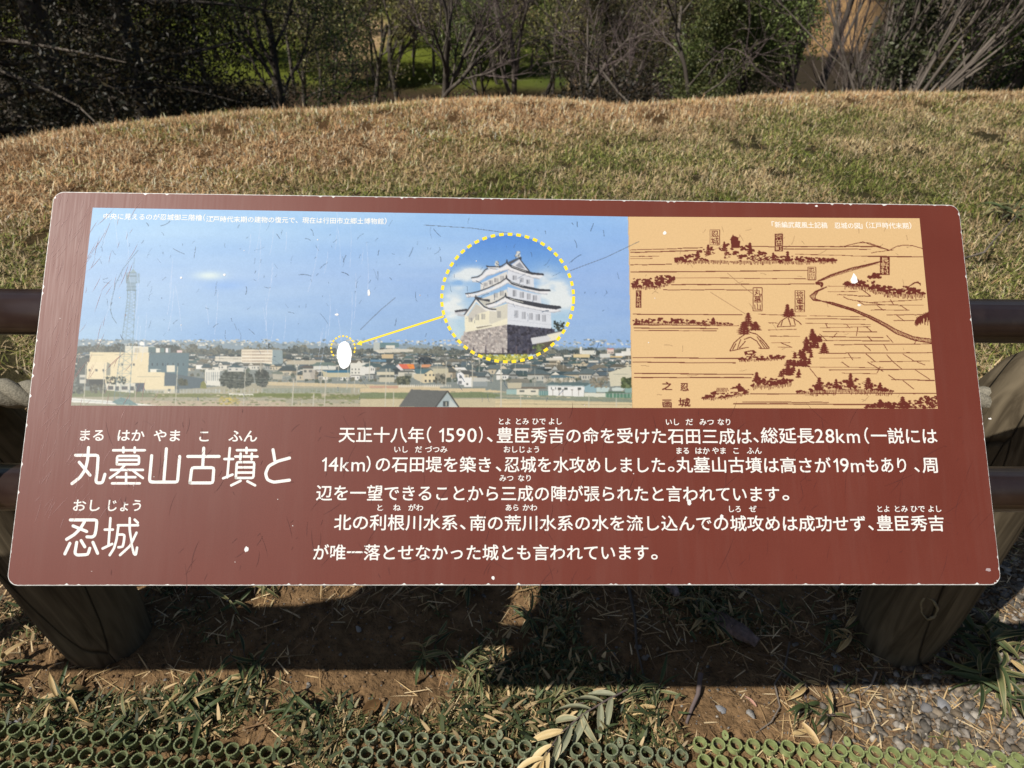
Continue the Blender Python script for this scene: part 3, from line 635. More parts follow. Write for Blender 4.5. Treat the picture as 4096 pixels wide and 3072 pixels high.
# the plain: haze, woods, fields
for x in range(276, 2546, 6):
    h0 = hz(x); fill(R(x, h0 + rnd.uniform(-4, 4), x + 6.5, 1640), (142, 160, 172))
specks(280, 1358, 2530, 1382, 520, 5, [(214, 214, 206), (178, 186, 188), (150, 164, 170), (228, 222, 206), (120, 136, 144)], asp=.55)
def wood(x0, x1, yb, hh, n, cols=[(92, 100, 98), (112, 116, 108), (78, 88, 88), (128, 130, 118)]):
    specks(x0, yb - hh * .5, x1, yb, n, 6, cols); 
    for _ in range(max(2, int((x1 - x0) / 26))):
        cx, w = rnd.uniform(x0, x1), rnd.uniform(14, 36); hh2 = hh * rnd.uniform(.6, 1)
        c0 = np.array(rnd.choice(cols))
        for _ in range(60):
            a = rnd.uniform(0, math.pi); r = rnd.random() ** .5; x = cx + w * r * math.cos(a); y = yb - hh2 * r * math.sin(a) - rnd.uniform(0, 4)
            k = rnd.uniform(2, 5); fill([(x - k, y), (x, y - k), (x + k, y + 1), (x, y + k)], c0 * rnd.uniform(.85, 1.15))
wood(276, 700, 1408, 36, 260); wood(690, 1240, 1425, 52, 520); wood(1240, 1760, 1412, 24, 300); wood(1740, 1960, 1420, 34, 260); wood(2140, 2540, 1416, 24, 260)
fill(R(276, 1420, 2546, 1640), (134, 142, 138), 1, .06)
SL = [(74, 92, 98), (88, 102, 106), (98, 110, 112), (66, 80, 84), (108, 112, 108), (84, 104, 104), (120, 116, 104), (92, 108, 118)]
WL = [(226, 222, 208), (206, 204, 194), (236, 234, 226), (188, 188, 178), (214, 202, 176), (172, 176, 172)]
def house(x, y, w, h):
    ro = np.array(rnd.choice(SL)) * rnd.uniform(.85, 1.1); wa = np.array(rnd.choice(WL)) * rnd.uniform(.88, 1.04); rh = h * rnd.uniform(.32, .5)
    fill(R(x - w / 2 * .88, y - h + rh, x + w / 2 * .88, y), wa, 1, .04); fill(R(x + w / 2 * .45, y - h + rh, x + w / 2 * .88, y), wa * .72, 1, .04)
    fill(R(x - w / 2 * .88, y - h + rh, x + w / 2 * .88, y - h + rh + max(2, h * .09)), wa * .5)
    if rnd.random() < .6:
        k = rnd.uniform(.12, .32); fill([(x - w * .54, y - h + rh), (x - w * k, y - h), (x + w * k, y - h + 1), (x + w * .54, y - h + rh + 1)], ro, 1, .07)
    else:
        g = rnd.choice([-1, 1]); fill([(x - w * .54, y - h + rh), (x - w * .40, y - h), (x + w * .40, y - h), (x + w * .54, y - h + rh)], ro, 1, .07)
        fill([(x + g * w * .5, y - h + rh), (x + g * w * .28, y - h * .98), (x + g * w * .06, y - h + rh)], wa * 1.04)
        ln([(x + g * w * .54, y - h + rh + 2), (x + g * w * .28, y - h), (x + g * w * .03, y - h + rh + 2)], 2, ro * .7)
    for k in range(int(w / 11)):
        wx = x - w * .4 + k * 11 + rnd.uniform(-2, 2)
        if rnd.random() < .75: fill(R(wx, y - (h - rh) * .62, wx + rnd.uniform(3, 6), y - (h - rh) * .25), (86, 94, 100), .85)
for row, (yb, w, h, n) in enumerate([(1424, 22, 11, 120), (1436, 28, 14, 100), (1450, 36, 18, 80), (1466, 44, 23, 68), (1482, 52, 27, 56), (1500, 60, 32, 48), (1520, 66, 37, 40)]):
    for k in range(n):
        x = 276 + 2270 * (k + rnd.random()) / n
        if row > 4 and (x < 1140): continue
        house(x, yb + rnd.uniform(-5, 5) + (x - 1400) * .002, w * rnd.uniform(.7, 1.5), h * rnd.uniform(.8, 1.3))
    specks(700 if row > 4 else 276, yb - 4, 2540, yb + 5, 110, 4 + row * .5, [(92, 102, 92), (78, 90, 82), (112, 112, 98), (150, 150, 140)])
# fields and banks in the foreground of the print
fill([(1060, 1528), (1450, 1540), (2546, 1588), (2546, 1640), (276, 1640), (276, 1570), (700, 1560)], (170, 166, 146), 1, .05)
for (x0, y0, x1, y1, h, c) in [(1060, 1526, 1760, 1545, 14, (206, 190, 156)), (1440, 1552, 2000, 1562, 16, (214, 196, 160)), (560, 1602, 1140, 1604, 34, (190, 176, 154)), (1140, 1580, 1800, 1590, 14, (132, 136, 96)), (600, 1574, 1500, 1578, 14, (124, 130, 84)), (1140, 1612, 1600, 1614, 30, (184, 174, 150)), (1800, 1606, 2546, 1612, 30, (220, 204, 166)), (1880, 1566, 2546, 1590, 12, (142, 150, 130)), (1790, 1574, 1980, 1580, 12, (120, 134, 92)), (276, 1560, 620, 1562, 26, (126, 134, 104))]:
    fill([(x0, y0), (x1, y1), (x1, y1 + h), (x0, y0 + h)], c, 1, .08)
specks(560, 1560, 1500, 1620, 420, 6, [(136, 140, 98), (160, 156, 128), (116, 124, 88), (186, 176, 148), (150, 150, 126)], asp=.35)
specks(1500, 1556, 2546, 1634, 300, 7, [(196, 184, 150), (212, 198, 164), (160, 158, 132), (150, 156, 120)], asp=.25)
specks(276, 1480, 330, 1570, 90, 6, [(92, 98, 94), (70, 80, 78), (120, 124, 116)])
# left frame of the print, in the zoom's own units
A = Fr(280, 1300, .2712)
fill(A(R(100, 480, 300, 900)), (96, 104, 102), 1, .15)
fill(A([(290, 395), (1165, 405), (1150, 690), (1395, 695), (1385, 965), (1090, 960), (1095, 850), (520, 850), (240, 790), (285, 540)]), (232, 218, 182), 1, .03)
fill(A([(1165, 408), (1755, 410), (1730, 800), (1390, 860), (1395, 695), (1150, 690)]), (98, 122, 130), 1, .03)
fill(A([(1395, 695), (1980, 790), (1920, 930), (1385, 940)]), (92, 108, 116), 1, .05)
fill(A([(250, 540), (545, 545), (520, 795), (240, 790)]), (236, 222, 188), 1, .03); fill(A([(545, 545), (598, 575), (590, 745), (530, 740)]), (150, 152, 140))
for x in (287, 388, 494): fill(A(R(x - 15, 645, x + 15, 680)), (104, 108, 106))
for x in (940, 770): fill(A(R(x - 14, 562, x + 14, 595)), (100, 104, 104))
for x in (1210, 1287, 1365, 1440, 1517, 1592, 1665): fill(A(R(x - 6, 558, x + 6, 595)), (54, 68, 76))
fill(A(R(280, 795, 515, 890)), (74, 80, 80), 1, .1); fill(A(R(140, 730, 235, 860)), (206, 204, 192)); fill(A(R(145, 770, 235, 800)), (120, 126, 124))
fill(A(R(810, 315, 1250, 405)), (226, 220, 200), 1, .04); fill(A(R(1155, 318, 1260, 405)), (98, 122, 126)); ln(A([(810, 314), (1258, 318)]), 2, (244, 240, 226))
for x, w, c in ((1265, 60, (232, 230, 218)), (1330, 60, (108, 132, 132)), (1405, 42, (240, 236, 234)), (1450, 30, (128, 146, 148)), (1570, 80, (232, 206, 202)), (950, 70, (196, 190, 172))): fill(A(R(x, 335 if w != 80 else 368, x + w, 405)), c)
fill(A([(1020, 270), (1045, 235), (1085, 255), (1100, 300), (1030, 300)]), (244, 244, 240))
fill(A(R(1425, 590, 1545, 690)), (228, 222, 202)); fill(A(R(1180, 648, 1275, 690)), (236, 232, 216)); ln(A([(1175, 650), (1340, 655)]), 2, (240, 238, 224))
fill(A([(520, 850), (965, 855), (940, 1000), (540, 960)]), (222, 218, 200)); fill(A(R(560, 895, 640, 950)), (100, 104, 104)); fill(A(R(665, 900, 720, 960)), (96, 100, 100)); fill(A(R(760, 900, 850, 950)), (104, 106, 106)); fill(A(R(885, 900, 940, 960)), (98, 104, 104)); fill(A([(965, 855), (1095, 852), (1080, 975), (965, 980)]), (92, 102, 110))
fill(A([(1385, 895), (1548, 895), (1545, 1003), (1385, 1003)]), (230, 216, 180)); fill(A(R(1448, 940, 1482, 972)), (88, 96, 94)); fill(A(R(1550, 900, 1612, 1000)), (98, 108, 108))
fill(A([(1985, 660), (2212, 660), (2212, 900), (1985, 880)]), (226, 224, 212)); [fill(A(R(x, 690, x + 12, 820)), (150, 158, 158)) for x in range(2010, 2212, 32)]
specks(*A([(1600, 800)])[0], *A([(1720, 880)])[0], 60, 4, [(66, 76, 66), (90, 94, 80)]); fill(A([(1915, 930), (1930, 850), (1965, 820), (2000, 860), (2010, 935)]), (132, 134, 84), 1, .1)
specks(*A([(540, 760)])[0], *A([(820, 860)])[0], 70, 3.5, [(60, 72, 66), (90, 96, 88)])
specks(*A([(300, 880)])[0], *A([(520, 1000)])[0], 70, 4, [(88, 92, 84), (110, 112, 102)])
fill(A([(20, 1070), (560, 1110), (1060, 1160), (1300, 1185), (1000, 1185), (20, 1135)]), (232, 232, 224)); ln(A([(20, 1100), (1000, 1165)]), 1.5, (150, 160, 160)); fill(A([(620, 1130), (760, 1060), (900, 1110), (1010, 1180), (700, 1170)]), (118, 146, 146), 1, .2)
for x in range(1050, 2212, 48): ln(A([(x, 945), (x - 2, 1000)]), 1.6, (206, 210, 206))
fill(A(R(1060, 945, 2212, 1000)), (168, 176, 172), .35)
# mid frame
B = Fr(860, 1300, .2712)
fill(B([(388, 355), (845, 362), (838, 580), (700, 560), (388, 545)]), (232, 220, 196), 1, .05)
for y in (390, 437, 485, 530):
    for x in range(400, 830, 22): fill(B(R(x, y - 10, x + 12, y + 12)), (150, 134, 122), .8)
    ln(B([(388, y + 22), (842, y + 26)]), 2, (242, 236, 222))
fill(B([(845, 362), (990, 368), (1000, 560), (838, 585)]), (142, 160, 164), 1, .04); ln(B([(385, 355), (990, 364)]), 2.4, (150, 150, 144))
fill(B([(0, 458), (388, 465), (388, 550), (0, 530)]), (220, 214, 198), 1, .06); ln(B([(0, 490), (388, 500)]), 2, (150, 150, 140))
for _ in range(2): specks(*B([(60, 690)])[0], *B([(560, 920)])[0], 260, 5, [(74, 82, 76), (92, 98, 90), (56, 66, 62)], mask=lambda x, y: ((x - 944) / 66) ** 2 + ((y - 1518) / 34) ** 2 < 1)
specks(*B([(600, 660)])[0], *B([(800, 900)])[0], 200, 5, [(70, 80, 74), (88, 92, 86), (58, 66, 64)], mask=lambda x, y: ((x - 1048) / 26) ** 2 + ((y - 1510) / 34) ** 2 < 1)
fill(B([(1060, 530), (1140, 520), (1600, 520), (1620, 560), (1420, 580), (1040, 580)]), (190, 182, 162), 1, .03)
fill(B([(1225, 630), (1330, 590), (1420, 600), (1510, 640)]), (96, 92, 88)); fill(B([(1290, 640), (1475, 645), (1470, 795), (1300, 800)]), (196, 190, 176)); fill(B(R(1310, 665, 1350, 695)), (100, 104, 104)); fill(B(R(1380, 665, 1430, 695)), (110, 112, 112)); fill(B([(1400, 700), (1470, 650), (1470, 795), (1410, 780)]), (158, 152, 144), .5)
fill(B([(1430, 600), (1500, 545), (1720, 545), (1800, 600)]), (106, 124, 118)); fill(B(R(1450, 602, 1780, 660)), (216, 216, 206)); 
fill(B([(1570, 668), (1980, 665), (1985, 702), (1660, 700)]), (52, 112, 142)); fill(B([(1570, 670), (1660, 702), (1985, 702), (1985, 770), (1600, 765)]), (198, 190, 158), 1, .04)
fill(B([(1990, 560), (2212, 555), (2212, 740), (1990, 735)]), (224, 222, 210), 1, .03); [fill(B(R(x, y, x + 16, y + 24)), (96, 100, 100)) for x in (2010, 2060, 2110, 2180) for y in (640, 690)]
fill(B([(820, 690), (980, 685), (1010, 725), (850, 720)]), (116, 126, 116)); fill(B([(850, 720), (1000, 725), (990, 800), (850, 800)]), (180, 176, 160))
fill(B([(175, 620), (290, 575), (430, 625)]), (72, 96, 104)); fill(B(R(190, 625, 420, 685)), (212, 210, 200)); fill(B(R(205, 640, 235, 665)), (110, 118, 122)); fill(B(R(300, 640, 330, 665)), (120, 126, 130))
fill(B([(205, 1008), (575, 1020), (570, 1032), (205, 1022)]), (240, 240, 232)); [ln(B([(x, 1015), (x, 1048)]), 1.4, (236, 236, 228)) for x in range(210, 575, 50)]
for x in range(10, 2212, 62): ln(B([(x, 935), (x - 3, 1000)]), 1.8, (196, 202, 194))
fill(B(R(700, 930, 2000, 1000)), (132, 146, 134), .5); fill(B(R(560, 1008, 1560, 1050)), (112, 124, 70), .8, .1)
specks(*B([(60, 1060)])[0], *B([(360, 1180)])[0], 60, 5, [(190, 172, 96), (170, 160, 104)], asp=.4)
for (x, y0, y1, w) in ((448, 640, 1190, 3), (1158, 800, 1195, 4.5), (1455, 1010, 1198, 5), (1640, 680, 1195, 4), (1210, 590, 900, 3), (675, 530, 690, 3), (1575, 590, 900, 3), (1960, 620, 950, 3), (2060, 760, 980, 2), (1395, 480, 600, 2), (1175, 470, 600, 2), (1820, 600, 820, 2.5), (1280, 1110, 1195, 3)):
    ln(B([(x, y0), (x - (y1 - y0) * .055, y1)]), w, (196, 192, 176))
for y in (760, 800, 840): ln(B([(0, y - 20), (700, y + 30), (1200, y - 10)]), 1, (206, 208, 200), .6)
# centre frame
Cc = Fr(1440, 1300, .2532)
fill(Cc([(215, 275), (310, 275), (305, 405), (205, 410)]), (186, 192, 186)); fill(Cc(R(310, 280, 608, 350)), (104, 134, 138)); fill(Cc(R(400, 322, 545, 365)), (226, 222, 208)); fill(Cc([(205, 400), (480, 370), (840, 385), (830, 420), (300, 445)]), (214, 208, 192), 1, .05)
fill(Cc(R(335, 460, 520, 525)), (206, 184, 146)); fill(Cc([(160, 545), (410, 545), (410, 580), (160, 580)]), (104, 140, 164))
fill(Cc([(605, 618), (845, 618), (862, 690), (700, 695), (650, 680)]), (222, 112, 88)); fill(Cc([(730, 618), (838, 620), (862, 688), (780, 692)]), (238, 146, 66)); fill(Cc([(560, 650), (605, 620), (690, 718), (640, 720)]), (230, 218, 218))
fill(Cc([(970, 625), (1140, 622), (1080, 670), (965, 668)]), (214, 152, 112))
specks(*Cc([(920, 510)])[0], *Cc([(1140, 620)])[0], 120, 3.5, [(38, 48, 56), (60, 70, 76), (96, 106, 108)], mask=lambda x, y: ((x - 1700) / 28) ** 2 + ((y - 1446) / 19) ** 2 < 1)
fill(Cc([(20, 650), (160, 590), (300, 610), (370, 670)]), (76, 98, 102)); fill(Cc([(0, 670), (110, 660), (180, 640), (240, 690), (230, 770), (0, 780)]), (226, 224, 216), 1, .03); fill(Cc(R(170, 680, 185, 715)), (90, 94, 94)); fill(Cc(R(200, 680, 215, 715)), (90, 94, 94))
fill(Cc([(230, 740), (330, 690), (480, 690), (560, 735)]), (110, 122, 122)); fill(Cc(R(260, 738, 540, 790)), (214, 206, 180)); fill(Cc([(270, 820), (330, 785), (520, 790), (580, 825)]), (98, 104, 100)); fill(Cc(R(300, 822, 540, 900)), (200, 194, 172))
fill(Cc([(580, 745), (640, 715), (820, 715), (890, 750)]), (104, 108, 104)); fill(Cc(R(600, 748, 850, 830)), (206, 202, 186)); fill(Cc(R(700, 765, 820, 825)), (90, 98, 94), .6)
fill(Cc([(850, 705), (880, 690), (1130, 692), (1010, 772), (880, 765)]), (84, 116, 124)); fill(Cc([(1010, 770), (1115, 705), (1210, 770), (1185, 775), (1180, 900), (1000, 920)]), (222, 208, 172)); fill(Cc([(850, 770), (1010, 772), (1000, 920), (850, 845)]), (212, 200, 170))
ln(Cc([(1005, 772), (1115, 700), (1215, 768)]), 3, (92, 104, 104)); [fill(Cc(R(x, 775, x + 26, 805)), (84, 88, 90)) for x in (1020, 1090, 1145)]; [fill(Cc(R(x, 862, x + 26, 900)), (74, 78, 80)) for x in (1020, 1085, 1150)]
fill(Cc([(1060, 685), (1180, 650), (1380, 655), (1390, 700)]), (150, 150, 138)); fill(Cc(R(1150, 690, 1390, 770)), (196, 190, 164)); specks(*Cc([(1190, 780)])[0], *Cc([(1350, 920)])[0], 90, 4, [(72, 76, 70), (110, 110, 98), (150, 146, 130)])
fill(Cc([(1530, 775), (1590, 735), (1700, 720), (1880, 790)]), (86, 90, 90)); fill(Cc([(1530, 770), (1590, 740), (1640, 780), (1645, 950), (1535, 930)]), (238, 238, 236)); fill(Cc(R(1565, 798, 1608, 840)), (110, 116, 122)); fill(Cc(R(1555, 885, 1605, 930)), (120, 124, 128))
fill(Cc([(1640, 830), (1780, 825), (1775, 975), (1640, 975)]), (236, 236, 232)); fill(Cc(R(1678, 918, 1706, 945)), (90, 94, 96)); fill(Cc([(1790, 825), (2000, 850), (2070, 890), (1785, 895)]), (198, 198, 190)); fill(Cc(R(1785, 895, 2010, 972)), (150, 158, 158), 1, .04)
fill(Cc([(1490, 670), (1650, 670), (1690, 715), (1490, 700)]), (236, 234, 228)); specks(*Cc([(580, 820)])[0], *Cc([(780, 930)])[0], 90, 5, [(86, 92, 74), (110, 112, 92), (64, 72, 64)])
for x in range(610, 1450, 30): fill(Cc(R(x, 940, x + 16, 985)), (226, 220, 204))
fill(Cc([(150, 960), (600, 960), (600, 1000), (150, 995)]), (196, 160, 138), 1, .05); fill(Cc([(0, 1005), (1980, 1000), (1980, 1045), (0, 1062)]), (212, 194, 158), 1, .05); fill(Cc([(0, 1070), (1900, 1062), (2212, 1100), (2212, 1150), (0, 1150)]), (122, 134, 100), 1, .12); fill(Cc([(0, 1170), (2212, 1165), (2212, 1300), (0, 1300)]), (200, 188, 156), 1, .06)
fill(Cc([(610, 1290), (805, 1015), (1380, 1040), (1190, 1300)]), (104, 106, 104), 1, .05); fill(Cc([(1200, 1300), (1380, 1065), (1550, 1300)]), (168, 182, 184)); fill(Cc([(1420, 1170), (1540, 1300), (1400, 1300)]), (214, 216, 208), .7)
ln(Cc([(1190, 1300), (1380, 1040), (1562, 1302)]), 5, (72, 72, 72)); fill(Cc(R(1312, 1205, 1400, 1288)), (76, 82, 84)); fill(Cc(R(1350, 1212, 1368, 1282)), (184, 184, 166))
for (x, y0, y1, w) in ((412, 690, 1290, 3.4), (150, 560, 880, 3), (530, 1050, 1290, 3), (470, 680, 920, 2.4), (960, 590, 930, 2.6), (1360, 570, 960, 3.4), (1775, 620, 990, 3.4), (1885, 520, 740, 2.4), (1220, 600, 770, 2), (850, 500, 610, 2), (1680, 560, 650, 2)):
    ln(Cc([(x, y0), (x - (y1 - y0) * .03, y1)]), w, (202, 198, 180))
# right frame
Dd = Fr(1980, 1300, .2532)
for (x, y, w, h, c) in [(1330, 345, 40, 110, (232, 230, 222)), (1365, 400, 220, 70, (220, 220, 210)), (1765, 372, 105, 85, (224, 206, 192)), (1990, 415, 150, 70, (230, 228, 218)), (2065, 365, 70, 50, (226, 226, 220)), (1895, 445, 130, 45, (232, 232, 228)), (1650, 455, 160, 60, (216, 216, 208)), (1230, 465, 260, 50, (222, 204, 160)), (1085, 475, 120, 30, (226, 224, 212)), (800, 520, 280, 40, (218, 212, 196)), (910, 495, 150, 35, (236, 232, 222)), (1470, 565, 160, 30, (220, 216, 204)), (1810, 490, 200, 28, (216, 190, 140))]:
    fill(Dd(R(x, y, x + w, y + h)), c, 1, .03)
fill(Dd(R(1765, 372, 1870, 385)), (214, 112, 116)); [fill(Dd(R(x, 425, x + 10, 445)), (90, 90, 92)) for x in (1790, 1810, 1830, 1850)]
for x in (1555, 1715): ln(Dd([(x, 275), (x, 350)]), 2, (110, 130, 150)); fill(Dd([(x - 25, 250), (x + 28, 250), (x + 14, 278), (x - 12, 278)]), (130, 146, 164))
fill(Dd([(1790, 750), (2100, 655), (2212, 680), (2212, 960), (1820, 970)]), (214, 208, 184), 1, .03); fill(Dd([(2120, 655), (2212, 700), (2160, 970), (2212, 970)]), (192, 188, 168), .6)
fill(Dd([(800, 950), (860, 905), (1450, 910), (1600, 985), (1450, 965)]), (96, 116, 118)); fill(Dd([(835, 965), (1410, 975), (1400, 1135), (840, 1112)]), (236, 236, 232)); ln(Dd([(800, 950), (1410, 968)]), 2.6, (190, 206, 206)); fill(Dd([(1410, 975), (1520, 925), (1600, 990), (1590, 1070), (1410, 1060)]), (146, 176, 184))
[fill(Dd(R(x, 990, x + 52, 1022)), (88, 96, 96)) for x in (992, 1090, 1305)]; [fill(Dd(R(x, 985, x + 12, 1018)), (84, 92, 94)) for x in (880, 950)]; [fill(Dd(R(x - 18, 1020, x + 18, 1028)), (126, 118, 110)) or ln(Dd([(x, 1020), (x, 1120)]), 1.6, (118, 112, 104)) for x in (910, 1010, 1070, 1215, 1320)]
fill(Dd([(335, 1015), (690, 1005), (690, 1110), (330, 1100)]), (226, 220, 200)); fill(Dd([(330, 1005), (400, 975), (760, 975), (830, 1000), (690, 1012)]), (122, 112, 102)); fill(Dd(R(385, 1032, 465, 1060)), (112, 116, 112)); fill(Dd(R(560, 1035, 640, 1062)), (108, 112, 110))
fill(Dd(R(175, 1020, 335, 1098)), (160, 190, 186), .9, .05); fill(Dd(R(690, 1040, 838, 1112)), (108, 146, 142), 1, .05); fill(Dd([(1410, 1070), (1740, 1080), (1740, 1140), (1410, 1130)]), (222, 222, 206)); fill(Dd([(1740, 1050), (2130, 1055), (2165, 1080), (1745, 1078)]), (92, 116, 96)); fill(Dd([(1740, 1085), (2168, 1090), (2170, 1155), (1740, 1145)]), (98, 138, 116), 1, .06)
[ln(Dd([(x, 1080), (x, 1150)]), 1.6, (214, 220, 210)) for x in range(1750, 2170, 55)]; [ln(Dd([(x, 1040), (x, 1110)]), 1.4, (206, 214, 208)) for x in range(700, 838, 34)]
fill(Dd([(1600, 990), (1700, 975), (1810, 990), (1780, 1060), (1600, 1060)]), (196, 212, 208)); fill(Dd([(1840, 1000), (1920, 985), (2050, 1000), (2010, 1045), (1850, 1045)]), (204, 214, 208)); fill(Dd(R(2050, 990, 2170, 1075)), (142, 172, 164))
specks(*Dd([(2010, 850)])[0], *Dd([(2165, 980)])[0], 120, 5, [(90, 102, 66), (112, 122, 84), (70, 80, 58)]); specks(*Dd([(1500, 830)])[0], *Dd([(1800, 980)])[0], 70, 4, [(150, 142, 124), (128, 122, 108)])
fill(Dd([(170, 905), (260, 850), (520, 850), (560, 920)]), (132, 130, 120)); fill(Dd([(190, 915), (420, 910), (410, 1000), (200, 1000)]), (196, 188, 164)); fill(Dd([(880, 800), (1040, 790), (1300, 830), (880, 835)]), (94, 122, 134)); specks(*Dd([(780, 850)])[0], *Dd([(1260, 900)])[0], 80, 4, [(206, 200, 184), (150, 148, 132)])
fill(Dd([(0, 1130), (2175, 1180), (2178, 1225), (0, 1165)]), (140, 148, 132), 1, .1); fill(Dd([(0, 1165), (2178, 1225), (2178, 1310), (0, 1305)]), (214, 198, 160), 1, .05); ln(Dd([(0, 1245), (2170, 1262)]), 1.6, (150, 142, 120)); ln(Dd([(0, 1188), (1900, 1222)]), 1.6, (172, 160, 132))
for (x, y0, y1, w) in ((92, 610, 1300, 4.6), (405, 1110, 1300, 3), (565, 600, 700, 2), (625, 680, 970, 2.4), (968, 570, 700, 2.2), (1347, 590, 680, 2), (1480, 1110, 1300, 3), (1912, 1150, 1300, 3), (2110, 500, 640, 2.4), (1290, 520, 610, 2), (1075, 590, 700, 2), (318, 610, 770, 2), (440, 680, 790, 2), (1770, 660, 800, 2)):
    ln(Dd([(x, y0), (x, y1)]), w, (204, 200, 184))
for y in (770, 905): ln(Dd([(0, y - 30), (600, y), (1300, y), (2100, y + 10)]), 1, (90, 100, 100), .6)
# transmission tower at the left
Tt = Fr(400, 1000, .2412); tc_ = (130, 154, 164)
ln(Tt([(563, 130), (548, 300)]), 1.6, tc_); fill(Tt([(540, 305), (600, 378), (445, 378), (500, 360)]), (146, 168, 170), .8)
fill(Tt(R(445, 378, 600, 545)), (142, 164, 176), .5); fill(Tt(R(435, 545, 588, 665)), (128, 150, 158), .6)
for x in (432, 445, 470, 590, 608, 630, 645): ln(Tt([(x, 385), (x - 2, 548)]), 2, tc_)
for y in (378, 430, 545, 605, 665): ln(Tt([(430, y), (600, y)]), 2, (104, 128, 138))
LT = lambda y: 450 - max(0, y - 780) * .129; RT = lambda y: 582 - max(0, y - 780) * .056
ys = [670, 730, 790, 860, 910, 955, 1010, 1080, 1150, 1250, 1360, 1480, 1620, 1760, 1900, 2040, 2180, 2330, 2480]
for a, b_ in zip(ys[:-1], ys[1:]):
    la, lb, ra, rb = LT(a), LT(b_), RT(a), RT(b_)
    for P in ([(la, a), (lb, b_)], [(ra, a), (rb, b_)]): ln(Tt(P), 2.4, (120, 142, 150), .9)
    for P in ([(la, a), (rb, b_)], [(ra, a), (lb, b_)], [(lb, b_), (rb, b_)]): ln(Tt(P), 1.5, (132, 154, 162), .75)
    ln(Tt([(la * .65 + ra * .35, a), (lb * .65 + rb * .35, b_)]), 1.6, (134, 152, 158), .8)
for (x, y0, y1) in ((235, 570, 1180), (510, 560, 1175), (1585, 610, 1180), (970, 900, 1130)): ln(A([(x, y0), (x - (y1 - y0) * .055, y1)]), 3.2, (200, 196, 178))
for y in (430, 760): ln(A([(300, y + 10), (1200, y), (2212, y - 10)]), 1, (110, 116, 112), .6)
# ---- castle inset
K = Fr(1750, 900, .3375); ke = K([(825, 866)])[0]; ex, ey = 772 * .3375, 750 * .3375
save = img.copy(); inm = (((PX - ke[0]) / ex) ** 2 + ((PY - ke[1]) / ey) ** 2 < 1)
tt = ((PY - (ke[1] - ey)) / (2 * ey)).clip(0, 1)[..., None]
s1, s2, s3 = np.array([84, 142, 222.]), np.array([150, 190, 230.]), np.array([206, 226, 224.])
isky = np.where(tt < .45, s1 + (s2 - s1) * tt / .45, s2 + (s3 - s2) * (tt - .45) / .55)
cl = fbm(PX * .012, PY * .03, 5, 95)
mk = np.zeros(PX.shape)
for x, y, a, b_ in ((420, 560, 130, 60), (260, 650, 130, 90), (1330, 760, 200, 190), (1480, 900, 120, 120), (160, 1000, 160, 180)):
    c = K([(x, y)])[0]; mk += np.exp(-(((PX - c[0]) / (a * .3375)) ** 2 + ((PY - c[1]) / (b_ * .3375)) ** 2))
mk = (mk * 1.4 * (cl * 1.9 - .35)).clip(0, .85)[..., None]
img[:] = isky * (1 - mk) + np.array([240, 242, 238.]) * mk
WH, WS, DK = (238, 236, 226), (220, 224, 232), (62, 64, 72)
stc = [(186, 178, 172), (206, 198, 190), (166, 158, 154), (196, 184, 176), (150, 142, 140)]
LBs = K([(318, 1272), (820, 1178), (825, 1525), (480, 1530), (240, 1420)]); fill(LBs, (176, 168, 164))
def inpoly(P):
    P = [tuple(p) for p in P]
    def f(x, y):
        r = False; j = len(P) - 1
        for i in range(len(P)):
            if (P[i][1] > y) != (P[j][1] > y) and x < (P[j][0] - P[i][0]) * (y - P[i][1]) / (P[j][1] - P[i][1]) + P[i][0]: r = not r
            j = i
        return r
    return f
specks(*K([(240, 1180)])[0], *K([(825, 1530)])[0], 900, 4.2, stc, mask=inpoly(LBs))
for _ in range(140):
    x, y = K([(rnd.uniform(260, 815), rnd.uniform(1200, 1525))])[0]
    if inpoly(LBs)(x, y): ln([(x, y), (x + rnd.uniform(-7, 7), y + rnd.uniform(-6, 6))], 1.4, (120, 112, 110), .7)
RBs = K([(820, 1178), (1380, 1235), (1400, 1400), (1165, 1530), (825, 1522)]); fill(RBs, (66, 66, 82), 1, .1)
specks(*K([(825, 1180)])[0], *K([(1390, 1525)])[0], 420, 4.5, [(58, 56, 70), (78, 78, 94), (48, 46, 56), (88, 86, 98)], mask=inpoly(RBs))
fill(K([(1120, 1400), (1300, 1340), (1100, 1300)]), (60, 58, 70)); fill(K([(1170, 1390), (1360, 1370), (1330, 1470), (1160, 1525)]), (96, 88, 78), 1, .2)
fill(K([(1100, 1340), (1455, 1268), (1500, 1290), (1430, 1360), (1120, 1415)]), (236, 230, 206)); fill(K([(1100, 1340), (1290, 1300), (1340, 1345), (1310, 1382), (1120, 1415)]), (214, 214, 216))
fill(K([(1105, 1338), (1290, 1288), (1455, 1252), (1458, 1272), (1290, 1310)]), (72, 74, 84)); fill(K([(1290, 1300), (1458, 1262), (1458, 1272), (1295, 1312)]), (222, 218, 206))
specks(*K([(1380, 1140)])[0], *K([(1500, 1260)])[0], 60, 3.2, [(46, 54, 50), (66, 72, 64)]); ln(K([(1385, 1145), (1430, 1210)]), 3.5, (50, 56, 52)); ln(K([(1490, 1150), (1450, 1210)]), 3, (50, 56, 52))
